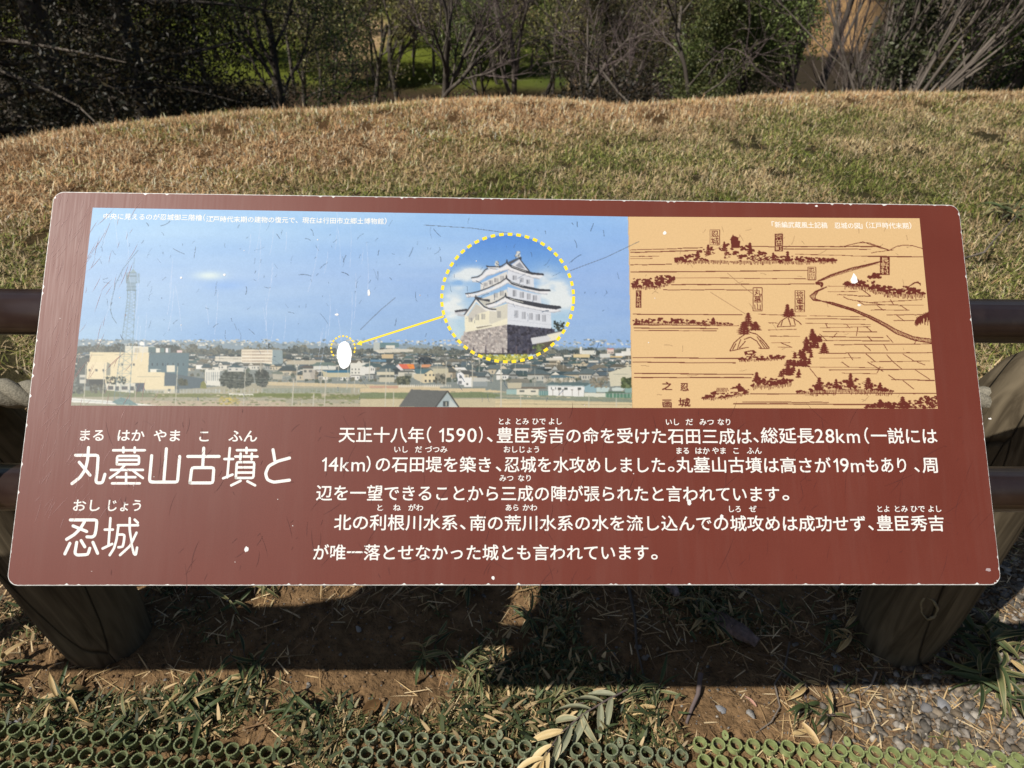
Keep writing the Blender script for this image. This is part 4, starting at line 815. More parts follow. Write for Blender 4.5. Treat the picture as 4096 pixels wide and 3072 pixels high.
# storeys
fill(K([(318, 1085), (610, 1000), (825, 930), (825, 1178), (320, 1272)]), (240, 234, 208)); fill(K([(610, 1010), (825, 935), (825, 1100), (640, 1170), (605, 1180)]), (216, 212, 196))
fill(K([(825, 905), (1340, 1030), (1343, 1230), (825, 1178)]), WS); ln(K([(825, 1125), (1342, 1185)]), 1.3, (190, 194, 204)); ln(K([(825, 955), (1340, 1070)]), 1.3, (190, 194, 204))
fill(K([(440, 1205), (560, 1170), (650, 1190), (470, 1228)]), (150, 142, 128)); fill(K([(430, 1190), (620, 1165), (630, 1185), (440, 1212)]), (244, 240, 220))
fill(K([(355, 1075), (450, 930), (590, 1020), (608, 1180), (440, 1195), (345, 1110)]), (236, 230, 204)); fill(K([(350, 1085), (400, 1010), (450, 935), (520, 980), (585, 1020), (470, 1055), (400, 1140)]), (204, 200, 190))
fill(K([(470, 880), (618, 912), (640, 960), (700, 1000), (600, 1000), (520, 930)]), (206, 204, 192)); [ln(K([(470 + k * 24, 885 + k * 5), (520 + k * 22, 940 + k * 12)]), 1, (160, 160, 154)) for k in range(7)]
fill(K([(448, 848), (470, 852), (616, 885), (616, 912), (465, 882)]), DK)
ln(K([(200, 1040), (340, 1010)]), 15, (206, 208, 212)); ln(K([(200, 1024), (350, 1004)]), 8, DK); ln(K([(230, 1062), (320, 1075)]), 9, (190, 194, 200))
ln(K([(318, 1078), (370, 1010), (450, 890), (560, 1000), (690, 1012)]), 9, (238, 236, 230)); ln(K([(310, 1068), (360, 1000), (450, 868), (545, 968), (620, 998), (690, 1000)]), 4.6, DK); ln(K([(440, 840), (450, 880)]), 7, DK)
fill(K([(500, 880), (820, 760), (825, 870), (640, 930), (616, 915), (616, 880)]), (222, 220, 212)); fill(K([(825, 735), (1220, 835), (1222, 935), (1000, 900), (825, 860)]), WS)
def eave(Pt, Pb, col=(236, 236, 238)):
    fill(K(list(Pt) + list(Pb)[::-1]), col)
    Pb = np.array(Pb, float); L = K(Pb); seg = np.linalg.norm(np.diff(L, axis=0), axis=1).sum()
    tt_ = np.linspace(0, 1, int(seg / 4.2)); cs = np.concatenate([[0], np.cumsum(np.linalg.norm(np.diff(L, axis=0), axis=1))]) / seg
    for q_ in tt_: x = np.interp(q_, cs, L[:, 0]); y = np.interp(q_, cs, L[:, 1]); fill(R(x - 1, y - 4, x + 1, y + 1), (150, 154, 166), .8)
    ln(L, 1.6, (176, 180, 190))
def roofln(P, w, col=DK): ln(K(P), w, col); ln(K([(x, y + 7) for x, y in P]), 1.2, (236, 236, 236))
eave([(570, 950), (700, 920), (800, 862), (825, 860)], [(600, 985), (700, 965), (800, 915), (825, 930)]); roofln([(565, 945), (640, 930), (720, 895), (780, 858), (800, 845)], 5.5)
eave([(800, 862), (880, 895), (1000, 930), (1200, 975), (1400, 1000), (1450, 1000)], [(825, 925), (900, 950), (1000, 975), (1200, 1015), (1370, 1040), (1450, 1022)]); fill(K([(800, 840), (900, 872), (1100, 908), (1300, 945), (1452, 962), (1464, 985), (1400, 1002), (1200, 978), (1000, 935), (880, 898), (800, 862)]), DK); ln(K([(850, 872), (930, 898), (1010, 915)]), 2.4, (240, 238, 220))
fill(K([(505, 690), (820, 545), (825, 660), (740, 710), (505, 770)]), (224, 222, 218)); fill(K([(825, 530), (1135, 625), (1138, 742), (1000, 720), (825, 650)]), WS)
eave([(330, 825), (450, 812), (600, 760), (740, 700), (815, 640)], [(340, 860), (450, 850), (600, 800), (740, 740), (825, 690)]); roofln([(320, 818), (400, 808), (480, 790), (600, 745), (740, 680), (812, 628)], 5.5)
eave([(815, 640), (880, 690), (1000, 735), (1200, 780), (1325, 790)], [(825, 690), (900, 725), (1000, 765), (1200, 815), (1290, 825)]); fill(K([(812, 622), (880, 675), (1000, 715), (1200, 757), (1328, 765), (1335, 785), (1200, 785), (1000, 745), (870, 700), (812, 645)]), DK); ln(K([(850, 668), (930, 703), (1010, 725)]), 2, (236, 236, 226))
eave([(395, 640), (480, 625), (530, 590), (570, 540), (610, 520), (690, 530), (750, 505), (820, 462)], [(410, 675), (480, 680), (540, 640), (590, 600), (650, 590), (720, 560), (780, 545), (825, 530)]); roofln([(392, 628), (470, 615), (515, 590), (555, 535), (600, 510), (680, 520), (740, 497), (815, 448)], 5.5)
eave([(820, 462), (880, 505), (1000, 550), (1100, 575), (1250, 600)], [(825, 530), (900, 560), (1000, 590), (1130, 630), (1200, 640)])
fill(K([(870, 470), (965, 405), (1085, 555), (1000, 530), (900, 495)]), (222, 224, 230)); fill(K([(915, 480), (968, 440), (1030, 520), (960, 505)]), (150, 154, 164)); ln(K([(965, 400), (1010, 460), (1085, 552)]), 4, DK)
fill(K([(815, 440), (880, 482), (1000, 525), (1120, 562), (1250, 575), (1256, 598), (1110, 588), (1000, 556), (870, 508), (815, 462)]), DK); ln(K([(870, 490), (960, 525), (1040, 550)]), 2, (236, 236, 230))
fill(K([(740, 492), (830, 440), (940, 390), (968, 400), (860, 465), (820, 440), (760, 495)]), (84, 86, 94)); ln(K([(575, 490), (620, 498), (740, 492)]), 6, DK); ln(K([(590, 508), (720, 510)]), 5, (228, 230, 232)); ln(K([(570, 480), (585, 500)]), 4, DK)
for x, y, k in ((945, 355, 1.), (697, 462, .75)): specks(*K([(x - 22 * k, y - 40 * k)])[0], *K([(x + 22 * k, y + 34 * k)])[0], 40, 3, [(236, 236, 230), (206, 206, 200), (120, 124, 130)])
fill(K([(950, 385), (985, 375), (990, 412), (955, 400)]), DK)
for x, y in ((815, 430), (810, 612), (800, 825), (447, 850)): fill(K([(x - 12, y + 18), (x - 4, y - 22), (x + 4, y - 22), (x + 12, y + 18)]), DK)
for x, y, h in ((908, 625, 55), (990, 652, 55), (1065, 673, 55), (760, 630, 55), (690, 655, 50), (625, 682, 50), (563, 707, 45), (905, 808, 75), (992, 830, 72), (1073, 848, 68), (1148, 866, 64), (753, 807, 65), (682, 832, 60), (928, 1057, 86), (1018, 1072, 84), (1102, 1082, 80), (1183, 1095, 78), (1258, 1105, 76), (723, 1060, 80), (535, 1085, 70), (467, 1095, 65), (387, 1125, 50)):
    for j in range(4): fill(K(R(x - 20 + j * 12, y - h / 2, x - 15 + j * 12, y + h / 2)), (106, 108, 116))
fill(K(R(460, 1520, 1100, 1536)), (70, 66, 70)); specks(*K([(520, 1540)])[0], *K([(1080, 1620)])[0], 260, 4, [(156, 160, 74), (190, 190, 90), (116, 122, 60), (212, 206, 108)]); specks(*K([(1130, 1410)])[0], *K([(1260, 1520)])[0], 60, 3, [(90, 104, 70), (120, 132, 90)])
for x, y, h in ((568, 1480, 95), (770, 1490, 60), (930, 1485, 100), (1067, 1500, 60), (425, 1470, 40)): fill(K([(x - 10, y + h / 2), (x - 8, y - h / 2), (x, y - h / 2 - 8), (x + 8, y - h / 2), (x + 10, y + h / 2)]), (100, 92, 100))
img = np.where(inm[..., None], img, save)
img += NR.normal(0, 2.2, img.shape[:2])[..., None] + (fbm(PX * .06, PY * .06, 2, 99)[..., None] - .5) * 5
# soften like a print seen through a camera
for ax in (0, 1): img = (np.roll(img, 1, ax) + 2 * img + np.roll(img, -1, ax)) / 4
# ---- vector prints over it
YE = (246, 212, 44)
ik = Ink(.00012)
for k in range(48):
    a = 2 * math.pi * (k + .25) / 48; x, y = ke[0] + (ex + 3) * math.cos(a), ke[1] + (ey + 2) * math.sin(a); tx, ty = -math.sin(a) * ex, math.cos(a) * ey; L = math.hypot(tx, ty); tx, ty = tx / L, ty / L
    l = 9.3 if k else 15; ik.poly([(x - tx * l - ty * 6, y - ty * l + tx * 6), (x + tx * l - ty * 6, y + ty * l + tx * 6), (x + tx * l + ty * 6, y + ty * l - tx * 6), (x - tx * l + ty * 6, y - ty * l - tx * 6)], YE)
for k in range(20):
    a = 2 * math.pi * k / 20; x, y = 1371 + 48 * math.cos(a), 1392 + 48 * math.sin(a); tx, ty = -math.sin(a), math.cos(a)
    if not (.5 < a < 2.2): ik.poly([(x - tx * 4.4 - ty * 3.2, y - ty * 4.4 + tx * 3.2), (x + tx * 4.4 - ty * 3.2, y + ty * 4.4 + tx * 3.2), (x + tx * 4.4 + ty * 3.2, y + ty * 4.4 - tx * 3.2), (x - tx * 4.4 + ty * 3.2, y - ty * 4.4 - tx * 3.2)], YE)
ik.poly([(1772, 1261), (1774, 1269), (1446, 1373), (1444, 1366)], YE); ik.poly([(1423, 1377), (1444, 1359), (1447, 1382)], YE)
ik.build('pointer_marks', board)
# tan drawing panel with dark line art
TAN = (238, 200, 146); INK = (112, 50, 38)
fill([(2508, 850), (3775, 850), (3775, 1650), (2528, 1650)], TAN)
fill([(2500, 820), (2511, 867), (2530, 1632), (2534, 1650), (3775, 1650), (3775, 820)], TAN)
img[:, int((2540 - X0) / CS):] += NR.normal(0, 2.5, (CHt, CWd - int((2540 - X0) / CS), 1))
E_ = Fr(2480, 800, .642)
def L_(P, w=4.5): ln(E_(P), w * .642 * rnd.uniform(.85, 1.2), INK)
def jit(P, n=7, a=1.6):
    P = np.array(P, float); q = []
    for u, v in zip(P[:-1], P[1:]):
        for k in range(n): q.append(u + (v - u) * k / n + np.array([rnd.uniform(-a, a), rnd.uniform(-a, a)]))
    return q + [P[-1]]
for x0, y0, x1, y1, w in [(58, 312, 510, 298, 5), (60, 327, 500, 316, 5), (60, 352, 240, 350, 3), (62, 367, 200, 365, 2.5), (62, 405, 320, 401, 4), (62, 450, 1165, 440, 5), (330, 484, 1160, 492, 3.5), (315, 528, 1210, 525, 5), (265, 560, 822, 562, 5), (780, 290, 960, 293, 5), (1010, 290, 1385, 292, 6), (1015, 307, 1560, 308, 5), (1390, 290, 1620, 292, 6), (1085, 338, 1500, 350, 3.5), (1500, 352, 1885, 356, 6), (1560, 330, 1700, 312, 4), (1290, 538, 1530, 540, 3), (78, 712, 760, 716, 5.5), (860, 712, 1160, 724, 4), (1180, 722, 1530, 728, 3), (78, 778, 560, 782, 5), (500, 782, 740, 784, 4), (84, 798, 610, 802, 6), (84, 814, 600, 816, 4), (920, 766, 980, 768, 3), (1150, 740, 1530, 746, 4), (1150, 768, 1560, 778, 3.5), (920, 812, 1100, 806, 4), (930, 850, 1120, 850, 3.5), (940, 890, 1060, 888, 3), (980, 918, 1060, 920, 3), (78, 982, 740, 988, 6), (78, 1010, 720, 1016, 5), (85, 1080, 830, 1088, 6), (85, 1106, 820, 1108, 5), (810, 1210, 1980, 1206, 6), (705, 1270, 1560, 1276, 6), (760, 1260, 1300, 1262, 4), (1290, 572, 1480, 570, 3), (1350, 590, 1480, 598, 4), (1480, 600, 1560, 600, 5), (1560, 640, 1880, 622, 3.5), (1420, 620, 1640, 655, 4), (1520, 655, 1890, 656, 3.5), (1560, 686, 1800, 688, 4.5), (1660, 718, 1900, 716, 4), (1700, 752, 1830, 754, 4), (1240, 800, 1560, 790, 3.5), (1260, 820, 1600, 824, 4), (1180, 850, 1640, 858, 4), (1230, 875, 1680, 880, 4), (1330, 902, 1940, 898, 4), (1280, 956, 1960, 952, 4.5), (1240, 986, 1500, 984, 3), (1560, 1010, 1930, 1004, 4.5), (1170, 1042, 1640, 1046, 3.5), (1300, 1060, 1960, 1056, 5), (1380, 1080, 1600, 1084, 3), (1240, 1160, 1400, 1156, 3), (1690, 1120, 1960, 1126, 5)]:
    L_(jit([(x0, y0), (x1, y1)], 8, 1.2), w)
for P in [[(1385, 292), (1450, 275), (1510, 262), (1560, 280), (1620, 300), (1680, 315)], [(1480, 268), (1540, 266), (1610, 290), (1670, 312)], [(1680, 312), (1720, 290), (1770, 282), (1830, 288), (1885, 306)], [(1500, 555), (1560, 600)], [(1480, 630), (1520, 655)], [(1390, 605), (1420, 620)], [(1740, 655), (1790, 688)], [(1680, 620), (1700, 650)], [(1600, 660), (1640, 690)], [(1720, 720), (1770, 756)], [(1280, 770), (1290, 800)], [(1410, 776), (1430, 800)], [(1530, 790), (1570, 825)], [(1350, 830), (1320, 860)], [(1480, 795), (1470, 850)], [(1540, 850), (1570, 880)], [(1240, 835), (1290, 880)], [(1520, 905), (1560, 940)], [(1640, 900), (1665, 940)], [(1420, 955), (1450, 1000)], [(1530, 960), (1590, 1010)], [(1660, 965), (1700, 1010)], [(1760, 960), (1830, 1005)], [(1850, 1010), (1900, 1030)], [(1540, 1010), (1640, 1070)], [(1700, 1010), (1760, 1060)], [(1380, 1010), (1430, 1045)], [(1670, 1090), (1720, 1125)], [(1760, 1125), (1830, 1180)], [(1840, 1060), (1930, 1120)], [(1850, 870), (1830, 900)], [(1660, 845), (1700, 890)], [(1000, 890), (1070, 920)], [(1180, 1050), (1230, 1110)], [(1620, 1040), (1600, 1080)]]: L_(jit(P, 4, 1), 4)
# river
for dx, w in ((0, 7), (16, 4), (32, 3.5)): L_(jit([(1640, 380), (1560, 398 + dx * .3), (1430, 428 + dx * .5), (1310, 468 + dx * .4), (1232 + dx * .5, 505), (1215 + dx, 522), (1262, 535)], 5, .8), w)
for dx, w in ((0, 6), (14, 3), (26, 3.5), (40, 6)): L_(jit([(1285, 542), (1215 + dx * .4, 570), (1180 + dx * .8, 600), (1200 + dx * .3, 625 - dx * .2), (1320, 640 + dx * .3), (1450, 680 + dx * .3), (1560, 725 + dx * .4), (1650, 770 + dx * .5), (1720, 810 + dx * .6), (1830, 855 + dx * .5), (1945, 870 + dx * .6)], 5, .8), w)
L_([(1215, 515), (1260, 520), (1250, 545)], 12)
def blob(x, y, r):
    P = []
    for k in range(9): a = k * .698; rr = r * rnd.uniform(.5, 1.35); P.append((x + rr * 1.25 * math.cos(a), y + rr * .75 * math.sin(a)))
    fill(E_(P), INK)
def grove(x0, x1, ytop, ybot, n, trunk=16, r=9):
    """foliage marks between two outline functions, short trunk marks below"""
    for _ in range(n):
        u = rnd.random(); x = x0 + (x1 - x0) * u; a, b_ = np.interp(u, *ytop), np.interp(u, *ybot); y = a + (b_ - a) * rnd.random() ** .8; blob(x, y, r * rnd.uniform(.5, 1.15))
    m = int(abs(x1 - x0) / 9)
    for k in range(m):
        u = (k + .5) / m; x = x0 + (x1 - x0) * u; b_ = np.interp(u, *ybot); L_([(x, b_ - 4), (x + rnd.uniform(-2, 2), b_ + trunk * rnd.uniform(.5, 1.2))], 4.5)
def pine(x, y0, y1, w):
    L_([(x, y0), (x + 2, (y0 + y1) / 2), (x - 1, y1)], 9)
    n = max(3, int((y1 - y0) / 11))
    for k in range(n):
        y = y0 + (y1 - y0) * (k + .3) / n; ww = w * (.25 + .75 * (k + 1) / n) * rnd.uniform(.7, 1.1)
        fill(E_([(x - ww / 2, y + 4), (x - ww * .3, y - 2), (x, y - 7), (x + ww * .3, y - 3), (x + ww / 2, y + 5), (x + ww * .2, y + 7), (x, y + 3), (x - ww * .25, y + 8)]), INK)
grove(345, 1345, ([0, .1, .2, .28, .35, .5, .6, .8, 1], [360, 335, 290, 275, 260, 300, 335, 355, 370]), ([0, .2, .5, .8, 1], [385, 380, 385, 385, 380]), 250, 18, 10)
for x, y0, y1, w in ((545, 280, 345, 60), (645, 262, 320, 50), (805, 268, 340, 60), (1040, 322, 385, 55), (480, 320, 370, 50), (950, 330, 380, 40)): pine(x, y0, y1, w)
for P in ([(680, 250), (700, 215), (712, 250)], [(740, 225), (735, 250), (745, 215)], [(685, 250), (745, 255), (740, 300), (690, 300)], [(700, 222), (735, 235), (730, 260), (700, 262)]): fill(E_(P), INK)
fill(E_([(530, 352), (600, 330), (650, 345), (640, 372), (560, 378)]), TAN); fill(E_([(620, 375), (690, 355), (760, 372), (700, 384)]), TAN)
for k in range(16): L_([(780 + k * 12, 350 + k % 3 * 9), (800 + k * 12, 362 + k % 3 * 8), (818 + k * 12, 352 + k % 3 * 9)], 4)
grove(75, 335, ([0, .3, .7, 1], [488, 490, 465, 480]), ([0, .5, .8, 1], [545, 545, 530, 500]), 95, 14, 11)
grove(80, 480, ([0, .3, .6, 1], [748, 735, 738, 755]), ([0, 1], [770, 768]), 75, 8, 9); grove(480, 700, ([0, .4, .5, 1], [765, 735, 750, 770]), ([0, 1], [774, 776]), 30, 8, 8); pine(578, 735, 775, 45); pine(98, 740, 775, 35)
grove(1395, 1900, ([0, .15, .35, .5, .8, 1], [520, 495, 505, 540, 540, 575]), ([0, .2, .5, .8, 1], [530, 535, 580, 590, 588]), 150, 26, 11); grove(1545, 1625, ([0, 1], [460, 455]), ([0, 1], [485, 488]), 26, 6, 10)
for k in range(4): L_([(1790 + k * 10, 545 - k * 6), (1830 + k * 8, 515 - k * 2), (1870, 520 + k * 5)], 4)
# mounds with pines
for x, y0, y1, w in ((1040, 652, 730, 70), (1068, 680, 730, 60), (795, 705, 790, 90), (770, 760, 840, 110), (840, 760, 815, 100)): pine(x, y0, y1, w)
for P in ([(975, 790), (1000, 755), (1040, 730), (1080, 738), (1110, 760), (1128, 778)], [(975, 792), (1040, 788), (1090, 785)], [(1010, 750), (1000, 785)], [(1045, 735), (1060, 780)], [(1080, 738), (1090, 782)], [(682, 940), (710, 890), (750, 855), (800, 822), (850, 838), (890, 875), (930, 925)], [(682, 942), (740, 930), (800, 918)], [(770, 870), (810, 855), (850, 880), (880, 925)], [(720, 895), (700, 935)], [(750, 870), (730, 930)], [(850, 850), (900, 925)], [(870, 870), (915, 925)], [(780, 880), (740, 925)], [(860, 925), (930, 926)]): L_(jit(P, 4, 1), 5.5)
grove(740, 1020, ([0, .2, .5, 1], [985, 950, 970, 965]), ([0, .5, 1], [998, 995, 985]), 60, 12, 9); fill(E_([(770, 945), (830, 935), (850, 950), (820, 968), (775, 962)]), INK); fill(E_([(790, 948), (822, 944), (826, 956), (795, 958)]), TAN)
# diagonal avenue of pines
for k in range(46):
    u = k / 45.; x = 1035 + 190 * u + rnd.uniform(-55, 55) * (1 - .4 * u); y = 1110 - 230 * u + rnd.uniform(-40, 30); pine(x, y - 24, y + 14, rnd.uniform(34, 60))
pine(1195, 805, 880, 70); pine(1270, 892, 960, 80); pine(1215, 840, 900, 60)
grove(820, 1070, ([0, .15, .5, 1], [1130, 1090, 1110, 1115]), ([0, .5, 1], [1160, 1160, 1135]), 90, 22, 10); pine(850, 1075, 1130, 60)
grove(515, 800, ([0, .3, .8, 1], [1225, 1190, 1160, 1170]), ([0, .5, 1], [1238, 1230, 1200]), 85, 14, 10); pine(742, 1145, 1195, 60); fill(E_([(600, 1170), (660, 1168), (680, 1200), (600, 1205)]), TAN); [L_([(605 + k * 9, 1172), (598 + k * 9, 1200)], 4) for k in range(8)]; fill(E_([(690, 1178), (730, 1176), (735, 1198), (680, 1198)]), TAN)
grove(1180, 1700, ([0, .1, .3, .5, .7, .85, 1], [1180, 1130, 1140, 1105, 1130, 1160, 1190]), ([0, .5, 1], [1195, 1180, 1195]), 150, 30, 9)
for x, y0, y1, w in ((1240, 1108, 1190, 75), (1435, 1082, 1170, 70), (1545, 1110, 1180, 80), (1345, 1118, 1170, 60), (1620, 1140, 1190, 60)): pine(x, y0, y1, w)
grove(1095, 1180, ([0, 1], [1192, 1180]), ([0, 1], [1200, 1198]), 12, 8, 8)
grove(1530, 1975, ([0, .2, .4, .55, .75, 1], [1290, 1255, 1265, 1262, 1225, 1215]), ([0, 1], [1296, 1297]), 190, 3, 10); pine(1760, 1228, 1295, 80); pine(1620, 1245, 1295, 70)
for k in range(34): u = k / 33.; x = 1840 + 95 * u; y = 740 - 45 * math.sin(u * 1.6) + rnd.uniform(0, 12); L_([(x, y), (x - 6 + 8 * u, y + rnd.uniform(30, 90) * (.5 + u * .6))], 4.5)
for k in range(9): L_([(1925 - k * 10, 700 + k * 4), (1900 - k * 6, 715 + k * 6), (1880 - k * 4, 740 + k * 6)], 5)
# little caption plates
def plate(x0, y0, x1, y1, s, dark, fade=False):
    if dark: fill(E_(R(x0, y0, x1, y1)), INK); c = TAN
    else:
        for P in ([(x0, y0), (x1, y0)], [(x0, y1), (x1, y1)], [(x0, y0), (x0, y1)], [(x1, y0), (x1, y1)]): ln(E_(P), 2.2, INK)
        c = INK
    h = (y1 - y0 - 8) / len(s); w = (x1 - x0) - 12
    for k, ch in enumerate(s):
        a = E_([(x0 + 6, y0 + 4 + h * (k + .5)), (x1 - 6, 0)]); text_run('raster', ch, a[0][0], a[1][0], a[0][1], h * .62, c, .012)
plate(557, 186, 616, 280, '忍城', False); plate(960, 212, 1012, 322, '行田町', True); plate(1167, 418, 1216, 498, '忍川', False); plate(826, 548, 882, 692, '丸墓山', False); plate(1088, 565, 1146, 698, '将軍塚', False); plate(1616, 352, 1676, 468, '長野村', True); plate(94, 565, 130, 672, '下忍村', True)
for ch, x, y, w in (('忍', 400, 1165, 50), ('城', 400, 1262, 72), ('之', 292, 1160, 62), ('画', 292, 1268, 60)):
    a = E_([(x - w / 2, y), (x + w / 2, y)]); text_run('raster', ch, a[0][0], a[1][0], a[0][1], 52 * .642, INK, .03)
# wear in the surface of the two pictures
def sc2(x, y, L, a, w, col, bend=0., al=.85):
    P = [(x + L * t * math.cos(a + bend * t), y + L * t * math.sin(a + bend * t)) for t in np.linspace(-.5, .5, 5)]; ln(P, w, col, al)
for _ in range(250): sc2(rnd.uniform(400, 2490), rnd.uniform(880, 1380) if rnd.random() < .8 else rnd.uniform(1380, 1600), rnd.choice([8, 14, 20, 28, 42]) * rnd.uniform(.6, 1.3), rnd.gauss(1.75, .55) if rnd.random() < .75 else rnd.uniform(0, 3), rnd.choice([1.3, 1.5, 1.8, 2.6]), (70, 88, 112), rnd.uniform(-.5, .5), rnd.uniform(.35, .9))
for _ in range(60): sc2(rnd.uniform(2560, 3650), rnd.uniform(890, 1620), rnd.uniform(8, 45), rnd.uniform(0, 3.1), 1.6, (140, 104, 76), .2, .7)
for a_, b_, c_ in (((2276, 1084), (2420, 1030), (2554, 966)), ((1690, 900), (1880, 912), (2052, 935)), ((1440, 1318), (1520, 1240), (1580, 1190))): ln([a_, b_, c_], 2.2, (90, 96, 108), .8)
ln(Tt([(625, 0), (500, 150), (380, 300), (250, 560), (175, 880), (170, 1000), (200, 1110), (270, 1215)]), 2.0, (84, 104, 114), .85)
ln(E_([(665, 455), (750, 530), (822, 585)]), 2, (170, 130, 96)); ln(E_([(560, 575), (680, 650), (780, 712)]), 2, (170, 130, 96))
for _ in range(40): sc2(rnd.uniform(400, 1500), rnd.uniform(860, 1400), rnd.uniform(60, 200), rnd.gauss(1.65, .1), 1.5, (214, 226, 250), .1, .6)
# mesh with the picture in its vertices
def bil(P4, nx, ny):
    s = np.linspace(0, 1, nx)[None, :, None]; t2 = np.linspace(0, 1, ny)[:, None, None]; a, b_, c, d = [np.array(p, float) for p in P4]
    return (a * (1 - s) + b_ * s) * (1 - t2) + (d * (1 - s) + c * s) * t2
def print_mesh(name, quad, nx_, ny_):
    G = bil(quad, nx_, ny_); fx = ((G[..., 0] - X0) / CS - .5).clip(0, CWd - 1.01); fy = ((G[..., 1] - Y0) / CS - .5).clip(0, CHt - 1.01)
    ix, iy = fx.astype(int), fy.astype(int); ax, ay = (fx - ix)[..., None], (fy - iy)[..., None]
    cc = (img[iy, ix] * (1 - ax) + img[iy, ix + 1] * ax) * (1 - ay) + (img[iy + 1, ix] * (1 - ax) + img[iy + 1, ix + 1] * ax) * ay
    P2 = uv(G.reshape(-1, 2)); ii = (np.arange(ny_ - 1)[:, None] * nx_ + np.arange(nx_ - 1)[None]).ravel(); Fq = np.stack([ii, ii + nx_, ii + nx_ + 1, ii + 1], 1)
    link(name, mesh(name, np.hstack([P2, np.full((len(P2), 1), .00006)]), Fq, s2l(cc.clip(0, 255)).reshape(-1, 3) * .72), M_ink, board)
print_mesh('town_photograph', [(368, 830), (2510.5, 867), (2529.5, 1632), (284, 1621)], 900, 320)
print_mesh('line_drawing', [(2511, 867), (3675, 874), (3751, 1636), (2530, 1632)], 610, 380)
# captions
ik = Ink(.00012); text_run(ik, '中央に見えるのが忍城御三階櫓', 410, 806, (862 + 869) / 2 - 1, 24, offset=.007); text_run(ik, '（', 811, 818, 869, 26, offset=.007); text_run(ik, '江戸時代末期の建物の復元で、現在は行田市立郷土博物館', 822, 1533, 875, 24, offset=.007); text_run(ik, '）', 1535, 1543, 884, 26, offset=.007); ik.build('photo_caption', board)
ik = Ink(.00012); text_run(ik, '「', 3084, 3094, 899, 26, offset=.007); text_run(ik, '新編武蔵風土記稿　忍城の図', 3096, 3438, 899, 24, offset=.007); text_run(ik, '」', 3436, 3446, 902, 26, offset=.007); text_run(ik, '（', 3461, 3469, 901, 26, offset=.007); text_run(ik, '江戸時代末期', 3472, 3631, 902, 24, offset=.007); text_run(ik, '）', 3634, 3642, 903, 26, offset=.007); ik.build('drawing_caption', board)
# title, stroke by stroke
Tf = Fr(150, 1640, .4973); WT = (230, 228, 222)
TITLE = [[[(412, 300), (405, 400), (385, 480), (345, 540), (280, 590)], [(308, 362), (490, 362), (484, 470), (472, 570), (482, 585), (525, 583), (545, 515)], [(338, 418), (425, 522)]],
 [[(610, 322), (865, 322)], [(692, 300), (692, 338)], [(783, 300), (783, 338)], [(640, 435), (642, 368), (818, 368), (818, 435), (640, 435)], [(642, 400), (818, 400)], [(592, 480), (850, 480)], [(700, 445), (650, 500), (585, 545)], [(765, 480), (800, 510), (850, 545)], [(640, 538), (790, 538)], [(715, 505), (715, 585)], [(602, 588), (825, 588)]],
 [[(1038, 310), (1018, 575)], [(920, 365), (903, 560), (912, 578), (1128, 578), (1145, 372)]],
 [[(1210, 372), (1462, 372)], [(1338, 305), (1330, 455)], [(1228, 585), (1243, 462), (1420, 462), (1412, 585), (1228, 585)]],
 [[(1548, 305), (1528, 540)], [(1505, 393), (1575, 393)], [(1495, 548), (1570, 518)], [(1605, 322), (1760, 322)], [(1682, 303), (1682, 345)], [(1592, 373), (1770, 373)], [(1635, 350), (1632, 395)], [(1725, 350), (1723, 395)], [(1597, 545), (1605, 418), (1745, 418), (1738, 545), (1597, 545)], [(1603, 460), (1740, 460)], [(1600, 502), (1740, 502)], [(1635, 568), (1560, 605)], [(1690, 572), (1752, 605)]],
 [[(1895, 318), (1910, 405)], [(2028, 385), (1935, 410), (1860, 450), (1835, 510), (1850, 560), (1900, 580), (2028, 563)]],
 [[(268, 882), (482, 882), (475, 960), (465, 1005), (445, 1020), (402, 1018)], [(382, 895), (350, 950), (300, 1000), (238, 1038)], [(290, 930), (400, 975)], [(265, 1070), (225, 1155)], [(320, 1062), (305, 1150), (325, 1165), (410, 1160), (425, 1110)], [(355, 1048), (385, 1098)], [(450, 1062), (488, 1150)]],
 [[(590, 868), (575, 1090)], [(545, 960), (610, 960)], [(528, 1112), (605, 1075)], [(650, 925), (812, 925)], [(655, 925), (640, 1040), (620, 1110), (585, 1165)], [(745, 868), (745, 960), (760, 1080), (780, 1155), (795, 1165), (805, 1105)], [(800, 985), (750, 1090), (668, 1165)], [(785, 880), (810, 905)], [(650, 1000), (705, 1000), (698, 1060), (690, 1098), (655, 1102)]]]
for chs in TITLE:
    ik = Ink(.00012)
    for P in chs: ik.stroke(Tf(P), (24.5 if len(chs) < 9 else 20) * .4973, WT)
    ik.build('title_character', board)
def run_part(name, runs, h, off):
    ik = Ink(.00012)
    for s, xl, xr, yc in runs: text_run(ik, s, xl, xr, yc, h if not (len(s) == 1 and s in '、。') else h * .95, WT, off)
    ik.build(name, board)
G2 = lambda x: 150 + x * .4973
run_part('title_reading', [('まる', G2(330), G2(545), 1739)], 48, .014)
run_part('title_reading', [('はか', G2(640), G2(860), 1740)], 48, .014)
run_part('title_reading', [('やま', G2(935), G2(1158), 1741)], 48, .014)
run_part('title_reading', [('こ', G2(1290), G2(1392), 1743)], 48, .014)
run_part('title_reading', [('ふん', G2(1540), G2(1768), 1743)], 48, .014)
run_part('title_reading', [('おし', G2(285), G2(512), 2020)], 48, .014)
run_part('title_reading', [('じょう', G2(555), G2(850), 2020)], 48, .014)
YL = lambda y0, y1, x: y0 + (y1 - y0) * (x - 1300) / 2450.
def bl(y0, y1, segs): return [(s, a, b_, YL(y0, y1, (a + b_) / 2)) for s, a, b_ in segs]
BO = .011
